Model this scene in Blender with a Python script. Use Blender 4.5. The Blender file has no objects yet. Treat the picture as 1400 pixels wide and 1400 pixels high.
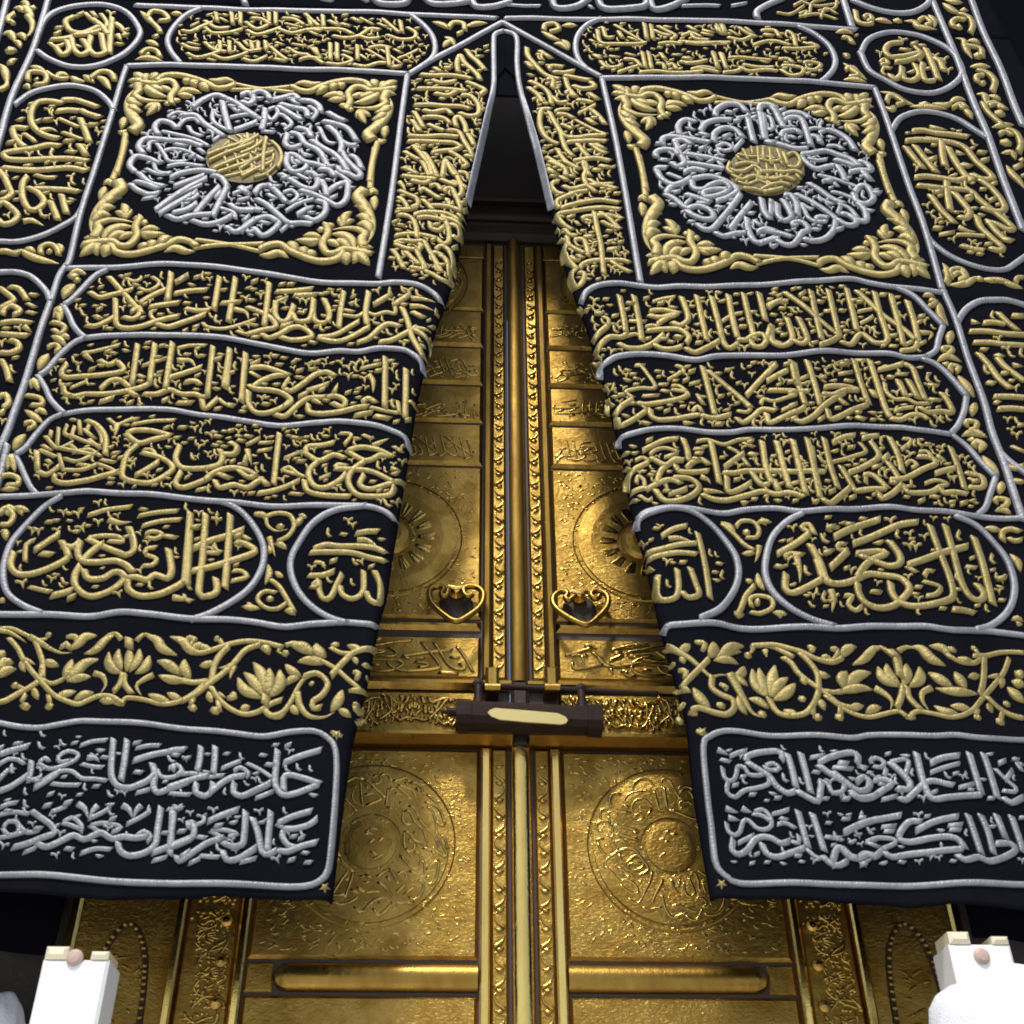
import bpy, bmesh, math, random
import numpy as np
from mathutils import Vector, Matrix

# ---------------------------------------------------------------- camera
K = 1.25                      # metres per fitted unit
CAMZ = 1.7                    # the phone is held about 1.7 m above the pavement
FPX = 1602.56                 # focal length in pixels of a 1400 px wide frame
YAW, PITCH, ROLL = 0.0578, 0.6433, -0.0100
CAM = np.array([-0.2201 * K, -3.5 * K, CAMZ])
def axes():
    cy, sy, cp, sp = math.cos(YAW), math.sin(YAW), math.cos(PITCH), math.sin(PITCH)
    f = np.array([sy * cp, cy * cp, sp]); r = np.array([cy, -sy, 0.0]); u = np.cross(r, f)
    r2 = math.cos(ROLL) * r + math.sin(ROLL) * u
    u2 = -math.sin(ROLL) * r + math.cos(ROLL) * u
    return r2, u2, f
RT, UP, FW = axes()
sc = bpy.context.scene
COL = sc.collection
cam_d = bpy.data.cameras.new("camera"); cam = bpy.data.objects.new("camera", cam_d); COL.objects.link(cam)
cam_d.sensor_width = 36.0; cam_d.lens = 36.0 * FPX / 1400.0; cam_d.clip_start = 0.05; cam_d.clip_end = 2000
cam.matrix_world = Matrix(((RT[0], UP[0], -FW[0], CAM[0]), (RT[1], UP[1], -FW[1], CAM[1]),
                           (RT[2], UP[2], -FW[2], CAM[2]), (0, 0, 0, 1)))
cam_d.dof.use_dof = True; cam_d.dof.focus_distance = 40.0; cam_d.dof.aperture_fstop = 7.5      # a cheap phone lens, slightly soft
sc.camera = cam

# ---------------------------------------------------------------- daylight
SUN_EL, SUN_AZ = math.radians(58), math.radians(-17)     # azimuth measured from straight in front, minus = from the left
wd = bpy.data.worlds.new("World"); sc.world = wd; wd.use_nodes = True
nt = wd.node_tree; nt.nodes.clear()
sky = nt.nodes.new("ShaderNodeTexSky"); sky.sky_type = 'NISHITA'; sky.sun_disc = False
sky.sun_elevation = SUN_EL; sky.air_density = 1.0; sky.dust_density = 2.0; sky.ozone_density = 1.0
sdir = np.array([math.sin(SUN_AZ) * math.cos(SUN_EL), -math.cos(SUN_AZ) * math.cos(SUN_EL), math.sin(SUN_EL)])
sky.sun_rotation = math.atan2(sdir[0], sdir[1])
bg = nt.nodes.new("ShaderNodeBackground"); bg.inputs[1].default_value = 0.14
wo = nt.nodes.new("ShaderNodeOutputWorld")
nt.links.new(sky.outputs[0], bg.inputs[0]); nt.links.new(bg.outputs[0], wo.inputs[0])
sun_d = bpy.data.lights.new("sun", 'SUN'); sun_d.energy = 3.0; sun_d.angle = math.radians(7); sun_d.color = (1.0, 0.95, 0.86)
sun = bpy.data.objects.new("sun", sun_d); COL.objects.link(sun)
sun.rotation_euler = Vector(sdir).to_track_quat('Z', 'Y').to_euler(); sun.location = Vector(sdir * 30)
sc.view_settings.view_transform = 'Standard'; sc.view_settings.look = 'None'
sc.view_settings.exposure = 0.12; sc.view_settings.gamma = 1.0
try:
    sc.cycles.use_denoising = True
    sc.cycles.max_bounces = 6; sc.cycles.glossy_bounces = 4; sc.cycles.diffuse_bounces = 3
except Exception:
    pass
rnd = random.Random(7)

# ---------------------------------------------------------------- materials
def mat(name, base, metal=0.0, rough=0.5, bump=None, var=None, sheen=0.0, spec=None, thread=None):
    """bump = [(scale xyz, strength, distance, detail)], var = (scale, other colour, amount)"""
    m = bpy.data.materials.new(name); m.use_nodes = True
    t = m.node_tree; p = t.nodes["Principled BSDF"]
    p.inputs["Base Color"].default_value = (*base, 1); p.inputs["Metallic"].default_value = metal
    p.inputs["Roughness"].default_value = rough
    if spec is not None: p.inputs["Specular IOR Level"].default_value = spec
    if sheen: p.inputs["Sheen Weight"].default_value = sheen; p.inputs["Sheen Roughness"].default_value = 0.4
    co = t.nodes.new("ShaderNodeTexCoord")
    def noise(scale, detail=4.0, rough_=0.55, dist=0.0):
        mp = t.nodes.new("ShaderNodeMapping"); mp.inputs["Scale"].default_value = scale
        t.links.new(co.outputs["Object"], mp.inputs["Vector"])
        n = t.nodes.new("ShaderNodeTexNoise"); n.inputs["Scale"].default_value = 1.0
        n.inputs["Detail"].default_value = detail; n.inputs["Roughness"].default_value = rough_
        n.inputs["Distortion"].default_value = dist
        t.links.new(mp.outputs[0], n.inputs["Vector"]); return n
    prev = None
    for b in (bump or []):
        n = noise(b[0], b[3] if len(b) > 3 else 4.0, 0.55, b[4] if len(b) > 4 else 0.0)
        bn = t.nodes.new("ShaderNodeBump"); bn.inputs["Strength"].default_value = b[1]; bn.inputs["Distance"].default_value = b[2]
        t.links.new(n.outputs["Fac"], bn.inputs["Height"])
        if prev: t.links.new(prev.outputs[0], bn.inputs["Normal"])
        prev = bn
    if thread:                                   # satin stitches laid across each stroke: (stitch frequency, strength, distance)
        at_ = t.nodes.new("ShaderNodeAttribute"); at_.attribute_name = "thread"
        mp = t.nodes.new("ShaderNodeMapping"); mp.inputs["Scale"].default_value = (thread[0], 40, 40)
        t.links.new(at_.outputs["Vector"], mp.inputs["Vector"])
        n = t.nodes.new("ShaderNodeTexNoise"); n.inputs["Scale"].default_value = 1.0; n.inputs["Detail"].default_value = 3.0
        t.links.new(mp.outputs[0], n.inputs["Vector"])
        bn = t.nodes.new("ShaderNodeBump"); bn.inputs["Strength"].default_value = thread[1]; bn.inputs["Distance"].default_value = thread[2]
        t.links.new(n.outputs["Fac"], bn.inputs["Height"])
        if prev: t.links.new(prev.outputs[0], bn.inputs["Normal"])
        prev = bn
    if prev: t.links.new(prev.outputs[0], p.inputs["Normal"])
    if var:
        n = noise(var[0], 5.0, 0.6)
        rp = t.nodes.new("ShaderNodeValToRGB"); rp.color_ramp.elements[0].position = 0.38; rp.color_ramp.elements[1].position = 0.66
        rp.color_ramp.elements[0].color = (*base, 1); rp.color_ramp.elements[1].color = (*var[1], 1)
        t.links.new(n.outputs["Fac"], rp.inputs[0]); t.links.new(rp.outputs[0], p.inputs["Base Color"])
        if len(var) > 2:
            mr = t.nodes.new("ShaderNodeMapRange"); mr.inputs[1].default_value = 0.3; mr.inputs[2].default_value = 0.7
            mr.inputs[3].default_value = rough - var[2]; mr.inputs[4].default_value = rough + var[2]
            t.links.new(n.outputs["Fac"], mr.inputs[0]); t.links.new(mr.outputs[0], p.inputs["Roughness"])
    return m
M = {}
M['gold_thread'] = mat('gold_thread', (0.285, 0.226, 0.080), 0.6, 0.42, [((420, 420, 420), 0.3, 0.002, 2)], ((30, 30, 30), (0.37, 0.30, 0.118), 0.08), thread=(230, 0.9, 0.005))
M['gold_ground'] = mat('gold_ground', (0.10, 0.078, 0.028), 0.4, 0.6, [((90, 90, 160), 0.6, 0.004, 4)], ((40, 40, 40), (0.16, 0.125, 0.045), 0.08), thread=(120, 0.8, 0.004))
M['silver_thread'] = mat('silver_thread', (0.24, 0.245, 0.26), 0.55, 0.42, [((420, 420, 420), 0.3, 0.002, 2)], ((30, 30, 30), (0.315, 0.32, 0.335), 0.08), thread=(230, 0.9, 0.005))
M['cord'] = mat('silver_cord', (0.22, 0.223, 0.24), 0.45, 0.45, [((300, 300, 300), 0.4, 0.002, 2)], ((18, 18, 18), (0.29, 0.293, 0.31), 0.08), thread=(170, 0.8, 0.005))
M['cloth'] = mat('black_silk', (0.0062, 0.0062, 0.0092), 0.0, 1.0, [((350, 350, 350), 0.3, 0.002, 2), ((5, 5, 9), 0.25, 0.02, 3)], ((6, 6, 6), (0.0075, 0.0075, 0.0112)), 0.0, 0.0)
M['kiswah'] = mat('black_wall_silk', (0.0045, 0.0045, 0.0075), 0.0, 1.0, [((300, 300, 300), 0.3, 0.002, 2), ((3, 3, 1), 0.4, 0.05, 3)], None, 0.0, 0.0)
GB = (0.385, 0.245, 0.057)
M['gold_plate'] = mat('beaten_gold', GB, 1.0, 0.36, [((7, 7, 10), 0.25, 0.020, 3), ((62, 62, 110), 0.42, 0.006, 4, 1.2), ((210, 210, 330), 0.35, 0.002, 3, 0.5)], ((9, 9, 9), (0.25, 0.145, 0.028), 0.10))
M['gold_smooth'] = mat('polished_gold', (0.90, 0.60, 0.17), 1.0, 0.20, [((25, 25, 8), 0.25, 0.006, 3), ((160, 160, 160), 0.25, 0.002, 2)], ((12, 12, 3), (0.72, 0.46, 0.12), 0.06))
M['gold_dull'] = mat('worn_gold', (0.34, 0.218, 0.05), 1.0, 0.33, [((25, 25, 8), 0.3, 0.006, 3), ((160, 160, 160), 0.3, 0.002, 2)], ((12, 12, 3), (0.26, 0.155, 0.035), 0.08))
M['gold_shade'] = mat('shaded_gold', (0.22, 0.138, 0.03), 1.0, 0.46, [((25, 25, 8), 0.3, 0.006, 3)], ((12, 12, 3), (0.15, 0.09, 0.02), 0.06))  # darker copy of the strip gold, shade put into its colour
M['gold_relief'] = mat('chased_gold', (0.60, 0.39, 0.095), 1.0, 0.22, [((200, 200, 200), 0.35, 0.003, 2)], ((20, 20, 20), (0.26, 0.18, 0.06), 0.08))
M['dark_gold'] = mat('tarnish_and_shade_gold', (0.030, 0.018, 0.009), 0.3, 0.6, [((60, 60, 60), 0.4, 0.004, 3)])  # tarnish, plus the shade of hollows put into the brown
M['groove'] = mat('groove_patina', (0.055, 0.036, 0.026), 0.1, 0.6, [((60, 60, 60), 0.3, 0.004, 3)])
M['lock_metal'] = mat('lock_iron', (0.020, 0.012, 0.009), 0.1, 0.58, [((50, 50, 50), 0.3, 0.004, 4)], ((15, 15, 15), (0.030, 0.018, 0.014), 0.08), 0.0, 0.14)
M['lock_plate'] = mat('lock_brass', (0.50, 0.42, 0.17), 0.6, 0.42, [((90, 90, 90), 0.3, 0.002, 4)])
M['stone'] = mat('grey_stone', (0.05, 0.045, 0.042), 0.0, 0.8, [((14, 14, 14), 0.5, 0.02, 6)], ((3, 3, 3), (0.075, 0.068, 0.06)))
M['marble'] = mat('white_marble', (0.90, 0.90, 0.88), 0.0, 0.35, [((60, 60, 60), 0.15, 0.003, 3)], ((4, 4, 9), (0.86, 0.86, 0.84)))
M['pale_gilt'] = mat('pale_gilt', (0.88, 0.80, 0.58), 0.2, 0.35)
M['pave'] = mat('pale_paving', (0.62, 0.61, 0.58), 0.0, 0.35, [((20, 20, 20), 0.1, 0.003, 3)], ((1.2, 1.2, 1.2), (0.55, 0.54, 0.52)))
M['towel'] = mat('white_towelling', (0.80, 0.82, 0.86), 0.0, 0.9, [((160, 160, 160), 0.7, 0.006, 2)])
M['knob'] = mat('pinkish_knob', (0.50, 0.36, 0.30), 0.0, 0.5)

# ---------------------------------------------------------------- object helpers
def link(name, me, parent=None, ms=()):
    o = bpy.data.objects.new(name, me); COL.objects.link(o)
    for m in ms: me.materials.append(m)
    if parent: o.parent = parent
    return o
def empty(name, loc, label, cat, group=None):
    o = bpy.data.objects.new(name, None); COL.objects.link(o); o.location = loc; o.empty_display_size = 0.2
    o['label'] = label; o['category'] = cat
    if group: o['group'] = group
    return o
class MB:
    """collects vertices and faces in world coordinates"""
    def __init__(s): s.v = []; s.f = []; s.m = []; s.sm = []; s.th = {}
    def add(s, v, f, mi=0, smooth=True, th=None):
        b = len(s.v)
        if th is not None: s.th[b] = th
        s.v += [tuple(map(float, p)) for p in v]
        for q in f: s.f.append([i + b for i in q]); s.m.append(mi); s.sm.append(smooth)
    def box(s, x0, x1, y0, y1, z0, z1, mi=0, bev=0.0):
        if x1 < x0: x0, x1 = x1, x0
        if bev <= 0:
            v = [(x, y, z) for x in (x0, x1) for y in (y0, y1) for z in (z0, z1)]
            s.add(v, [(0, 1, 3, 2), (4, 6, 7, 5), (0, 4, 5, 1), (2, 3, 7, 6), (0, 2, 6, 4), (1, 5, 7, 3)], mi, False); return
        b = min(bev, (x1 - x0) * .45, (z1 - z0) * .45)       # front face (y0) chamfered all round
        v = [(x0, y1, z0), (x1, y1, z0), (x1, y1, z1), (x0, y1, z1), (x0, y0 + b, z0), (x1, y0 + b, z0), (x1, y0 + b, z1), (x0, y0 + b, z1),
             (x0 + b, y0, z0 + b), (x1 - b, y0, z0 + b), (x1 - b, y0, z1 - b), (x0 + b, y0, z1 - b)]
        s.add(v, [(0, 3, 2, 1), (0, 1, 5, 4), (1, 2, 6, 5), (2, 3, 7, 6), (3, 0, 4, 7), (4, 5, 9, 8), (5, 6, 10, 9), (6, 7, 11, 10), (7, 4, 8, 11), (8, 9, 10, 11)], mi, False)
    def prism_x(s, prof, x0, x1, mi=0, smooth=False, tilt=0.0):
        """closed (y,z) profile extruded along x; tilt = rise in z per metre"""
        n = len(prof); v = [(x0, p[0], p[1] + tilt * x0) for p in prof] + [(x1, p[0], p[1] + tilt * x1) for p in prof]
        s.add(v, [(i, (i + 1) % n, n + (i + 1) % n, n + i) for i in range(n)], mi, smooth)
        s.add(v, [tuple(range(n))[::-1], tuple(range(n, 2 * n))], mi, False)
    def prism_z(s, prof, z0, z1, mi=0, smooth=False):
        n = len(prof); v = [(p[0], p[1], z0) for p in prof] + [(p[0], p[1], z1) for p in prof]
        s.add(v, [(i, (i + 1) % n, n + (i + 1) % n, n + i) for i in range(n)], mi, smooth)
        s.add(v, [tuple(range(n))[::-1], tuple(range(n, 2 * n))], mi, False)
    def lathe_y(s, cx, cz, y0, prof, n=64, mi=0):
        """profile [(radius, height towards the viewer, material)] turned round an axis along y"""
        rows = []
        for r, h, *_ in prof:
            rows.append([(cx + r * math.cos(2 * math.pi * k / n), y0 - h, cz + r * math.sin(2 * math.pi * k / n)) for k in range(n)])
        v = [p for row in rows for p in row]
        for i in range(len(prof) - 1):
            m_ = prof[i + 1][2] if len(prof[i + 1]) > 2 else mi
            s.add([], [], 0)
            b = len(s.v)
            s.add(rows[i] + rows[i + 1], [(k, (k + 1) % n, n + (k + 1) % n, n + k) for k in range(n)], m_)
    def tube(s, pts, rad, n=10, mi=0, flat=1.0, close=True):
        """round tube through 3-D points, rad number or list, flat squeezes along y"""
        P = [np.array(p, float) for p in pts]; rows = []
        for i, p in enumerate(P):
            t = P[min(i + 1, len(P) - 1)] - P[max(i - 1, 0)]; t = t / (np.linalg.norm(t) + 1e-9)
            a = np.cross(t, np.array([0, 1, 0.02])); a /= (np.linalg.norm(a) + 1e-9); b = np.cross(t, a)
            r = rad[i] if isinstance(rad, (list, tuple)) else rad
            rows.append([p + r * (math.cos(2 * math.pi * k / n) * a + flat * math.sin(2 * math.pi * k / n) * b) for k in range(n)])
        v = [q for row in rows for q in row]; f = []
        for i in range(len(P) - 1):
            f += [(i * n + k, i * n + (k + 1) % n, (i + 1) * n + (k + 1) % n, (i + 1) * n + k) for k in range(n)]
        s.add(v, f, mi)
        if close:
            s.add(rows[0], [tuple(range(n))[::-1]], mi, False); s.add(rows[-1], [tuple(range(n))], mi, False)
    def build(s, name, ms, parent=None, recalc=True):
        me = bpy.data.meshes.new(name); me.from_pydata(s.v, [], s.f)
        me.polygons.foreach_set('material_index', s.m); me.polygons.foreach_set('use_smooth', s.sm)
        me.update()
        if s.th:
            a_ = np.zeros((len(s.v), 3), np.float32)
            for b, q in s.th.items(): a_[b:b + len(q)] = q
            me.attributes.new('thread', 'FLOAT_VECTOR', 'POINT').data.foreach_set('vector', a_.ravel())
        if recalc:
            bm = bmesh.new(); bm.from_mesh(me); bmesh.ops.recalc_face_normals(bm, faces=bm.faces); bm.to_mesh(me); bm.free()
        if not isinstance(ms, (list, tuple)): ms = [ms]
        o = link(name, me, None, ms)
        if parent is not None:
            o.parent = parent; o.matrix_parent_inverse = Matrix.Translation(-Vector(parent.location)) if parent.type == 'EMPTY' else Matrix.Identity(4)
        return o

# ---------------------------------------------------------------- surveying: where a sight line meets a surface of the place
def rays(px, py):
    px = np.asarray(px, float); py = np.asarray(py, float)
    return FW[None] + ((px - 700) / FPX)[:, None] * RT[None] + ((700 - py) / FPX)[:, None] * UP[None]
def at(px, py, y):
    d = rays([px], [py])[0]; t = (y - CAM[1]) / d[1]; p = CAM + t * d
    return p[0], p[2]
def px_per_m(x, y, z):
    return FPX / float((np.array([x, y, z]) - CAM) @ FW)
def smooth_line(P, step):
    """Catmull-Rom through the points, resampled"""
    P = np.asarray(P, float)
    if len(P) == 2:
        n = max(2, int(np.linalg.norm(P[1] - P[0]) / (step * 3)) + 1)
        return P[0] + (P[1] - P[0]) * np.linspace(0, 1, n + 1)[:, None]
    Q = np.vstack([2 * P[0] - P[1], P, 2 * P[-1] - P[-2]]); out = []
    for i in range(1, len(Q) - 2):
        p0, p1, p2, p3 = Q[i - 1], Q[i], Q[i + 1], Q[i + 2]
        n = max(2, int(np.linalg.norm(p2 - p1) / step))
        for t in np.linspace(0, 1, n, endpoint=False):
            out.append(.5 * ((2 * p1) + (-p0 + p2) * t + (2 * p0 - 5 * p1 + 4 * p2 - p3) * t * t + (-p0 + 3 * p1 - 3 * p2 + p3) * t ** 3))
    out.append(Q[-2]); return np.array(out)

# ---------------------------------------------------------------- raised strokes (padded embroidery, chased relief)
OFFS = np.array([.5, .455, .32, 0, -.32, -.455, -.5]); HTS = np.array([0, .62, .95, 1.0, .95, .62, 0])
def stroke(mb, XZ, w, h, yfun, kind='', nib=0.32, mi=0):
    """XZ centre line on the cloth, w width, h height in metres; kind '' cut ends, 'l' leaf, 't' tapers at the far end, 'b' rounded"""
    XZ = np.asarray(XZ, float)
    keep = [0] + [i for i in range(1, len(XZ)) if np.linalg.norm(XZ[i] - XZ[i - 1]) > 1e-4]
    XZ = XZ[keep]
    if len(XZ) < 2: return
    d = np.gradient(XZ, axis=0); L = np.linalg.norm(d, axis=1, keepdims=True); T = d / (L + 1e-9)
    N = np.stack([-T[:, 1], T[:, 0]], 1)
    s = np.concatenate([[0], np.cumsum(np.linalg.norm(np.diff(XZ, axis=0), axis=1))]); SL = s.copy(); s /= s[-1]; u0 = rnd.uniform(0, 50)
    if kind == 'l': wd_ = np.sin(np.pi * np.clip(s, 0.03, 0.97)) ** 0.75
    elif kind == 't': wd_ = np.clip(1.0 - s ** 1.6 * 0.92, 0.08, 1)
    elif kind == 'b': wd_ = 0.75 + 0.45 * np.sin(np.pi * s)
    else: wd_ = 0.86 + 0.14 * np.abs(T[:, 0] * 0.5 + T[:, 1] * 0.87)
    jit = rnd.uniform(0.92, 1.08); h = h * jit
    off = OFFS; hh = HTS
    k = len(OFFS); rows = []
    for i in range(len(XZ)):
        ww = w * wd_[i]; sh = 0.0
        base = XZ[i][None] + N[i][None] * (off * ww)[:, None]
        if kind == '' and (i == 0 or i == len(XZ) - 1): base = base + T[i][None] * (off * ww * nib * 2 * (1 if i else 1))[:, None]
        hs = h * (wd_[i] if kind in ('l', 't') else 1.0) * hh
        if kind in ('b', 'l') and i in (0, len(XZ) - 1): hs = hs * 0.4
        rows.append(np.column_stack([base, hs]))
    A = np.vstack(rows); y = yfun(A[:, 0], A[:, 1])
    V = np.column_stack([A[:, 0], y - A[:, 2] + 0.0005, A[:, 1]])
    f = []
    for i in range(len(XZ) - 1):
        for j in range(k - 1): f.append((i * k + j, i * k + j + 1, (i + 1) * k + j + 1, (i + 1) * k + j))
    e = (len(XZ) - 1) * k
    f.append(tuple(range(k))[::-1]); f.append(tuple(range(e, e + k)))
    th = np.column_stack([np.repeat(SL + u0, k), np.tile(off * w, len(XZ)), np.full(len(V), u0)])
    mb.add(V, f, mi, True, th)

# ---- the traced embroidery, also the pattern for the door's engraving
def parse(txt):
    out = []; cur = None
    for ln in txt.strip().splitlines():
        ln = ln.strip()
        if not ln: continue
        if ln[0] == '@':
            a = ln[1:].split(); o = [float(q) for q in a[1].split(',')]; cur = (a[0], o[0], o[1], o[2], len(out)); continue
        fl = ''
        if '|' in ln: fl, ln = ln.split('|')
        out.append((cur, fl, [tuple(map(float, p.split(','))) for p in ln.split()]))
    return out

CORDS = '''
@L cartouche_1
90,366 140,365 190,362 240,360 290,363 350,371 400,379 460,386 510,387 540,385 570,388 590,398 604,414
148,367 130,376 110,396 96,410 86,416 | 86,416 94,430 100,444 110,456 118,461
118,461 150,458 210,457 270,458 350,469 380,475 420,482 460,479 490,480 520,475 550,477 565,484 577,497 579,515
@L cartouche_2
116,461 100,468 80,486 64,505 52,513 | 52,513 62,530 68,544 78,556 88,565
88,565 110,561 140,559 210,558 240,560 280,567 320,572 350,577 390,581 430,577 460,575 490,577 520,582 546,592 557,602 559,616
@L cartouche_3
86,565 68,573 50,592 34,612 20,621 | 20,621 28,636 34,650 42,666 52,677
-20,680 10,678 50,676 90,673 130,671 190,674 250,680 290,684 340,688 400,691 460,690 500,691 525,698 541,712
@L long_oval
86,676 60,692 36,716 16,740 6,766 4,788 10,810 30,826 58,838
300,684 322,693 340,709 356,734 361,756 356,780 340,804 316,822 286,838 262,846
-20,839 0,839 60,839 120,842 160,836 200,838 250,844 310,846 350,850 390,856 430,852 470,850 500,852 517,860
@L small_oval
500,690 460,696 430,712 410,738 398,762 398,784 408,808 426,828 450,843 476,851
@L inscription_sheet
-20,986 0,988 28,993 56,994 84,989 111,985 149,986 204,989 230,993 286,998 323,1002 360,1006 397,1000 430,999 449,1009 458,1023 460,1054 457,1110 452,1166 448,1190 438,1203 416,1211 360,1210 286,1207 186,1206 111,1200 56,1195 -20,1195
@L medallion
173,89 250,88 320,90 440,94 557,100
173,90 166,110 149,167 130,228 110,290 96,350 90,364
557,100 548,165 538,245 527,318 517,379
@L capsule
185,6 254,9 310,11 440,14 550,18 680,24
276,10 254,20 237,37 229,54 234,70 247,86
563,20 581,35 592,50 595,65 591,78 574,91 559,100
559,100 594,79 640,55 687,29
@L text_band
689,41 677,46 675,60 675,114 668,150 657,199 648,239 640,277
@L top_oval
46,63 63,24 94,9 135,5 170,14 188,34 190,50 170,72 134,88 97,90 68,80 50,68
@L side_oval
19,143 41,127 69,119 99,116 129,123 147,137 156,150
-20,329 0,329 26,329 57,321 86,307 103,296 113,281
@L outer_border
68,-10 46,63 17,128 0,185 -12,225
11,-10 0,34 -8,62
90,362 80,377 70,408 57,444 44,488 33,524 20,560 8,593 -8,625
10,606 2,640 -8,675
-20,370 0,371 21,371 40,376 54,387 64,399 69,412
332,-6 336,7
@R capsule
690,24 740,24 870,25 1000,28 1051,31 1107,35 1172,40
822,24 803,33 790,48 787,65 792,82 803,94
1092,35 1113,45 1133,61 1142,79 1140,93 1129,106 1120,112
687,29 730,53 775,78 822,104
@R medallion
822,106 907,105 1000,106 1051,108 1126,112 1196,119
823,106 841,186 853,250 866,326 876,386
1196,119 1215,169 1242,250 1264,309 1289,396
@R top_oval
1177,71 1189,52 1218,43 1250,46 1279,56 1303,71 1316,96 1304,114 1275,126 1239,122 1212,109 1189,95 1177,71
@R side_oval
1220,176 1232,160 1254,152 1279,153 1307,161 1332,176 1352,189
1268,322 1280,335 1300,349 1325,360 1352,367 1375,367 1393,356 1410,344
@R outer_border
1273,-6 1293,41 1311,84 1333,142 1352,186 1375,251 1400,315
1327,-6 1346,45 1370,96 1387,142 1400,172
1166,0 1195,11 1225,17 1250,15 1268,5 1274,-6
1152,-6 1166,38
1036,25 1035,15 1048,6 1072,-4
1289,394 1308,438 1326,495 1346,549 1357,590 1373,631 1386,671 1400,712
1310,438 1321,422 1339,411 1360,409 1381,410 1410,419
1368,618 1381,630 1410,652
@R cartouche_1
794,414 802,398 818,389 846,386 870,389 900,392 930,390 970,391 1010,389 1070,386 1110,383 1160,380 1190,386 1230,392 1294,400
1226,392 1250,404 1270,424 1290,444 | 1290,444 1284,462 1280,478 1266,487
820,520 820,506 830,494 846,486 880,483 910,485 950,491 980,486 1010,485 1070,485 1140,479 1210,482 1240,488 1268,487
@R cartouche_2
1260,489 1280,497 1300,515 1322,541 | 1322,541 1318,563 1310,581 1300,592
845,614 846,603 860,593 890,586 930,585 970,590 1000,590 1030,586 1090,586 1160,581 1220,583 1260,587 1302,593
@R cartouche_3
1302,593 1322,609 1340,629 1362,651 | 1362,651 1354,675 1348,693 1336,704
870,711 884,699 910,693 950,695 990,701 1020,696 1060,694 1100,698 1150,695 1210,692 1250,696 1290,698 1330,704 1410,707
@R small_oval
870,726 872,712 890,700 920,693 948,699 972,716 990,736 1006,760 1010,786 1002,810 984,832 956,845
@R long_oval
1100,699 1076,712 1056,734 1047,766 1048,790 1060,812 1084,832 1112,846 1142,855
1306,704 1336,718 1360,742 1378,766 1387,794 1386,818 1376,838 1356,854 1334,860
906,868 912,856 940,852 980,851 1010,858 1060,858 1110,856 1150,858 1200,855 1260,855 1300,860 1350,862 1410,869
@R inscription_sheet
1410,1011 1344,1008 1307,1004 1270,1005 1196,1004 1163,1008 1107,1004 1051,1005 1010,999 988,999 971,1006 962,1020 968,1091 973,1130 978,1175 985,1190 996,1199 1012,1207 1088,1206 1163,1209 1233,1211 1326,1206 1410,1209
@R text_band
690,41 706,50 707,86 711,119 722,161 734,204 744,244 754,286
'''
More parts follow.
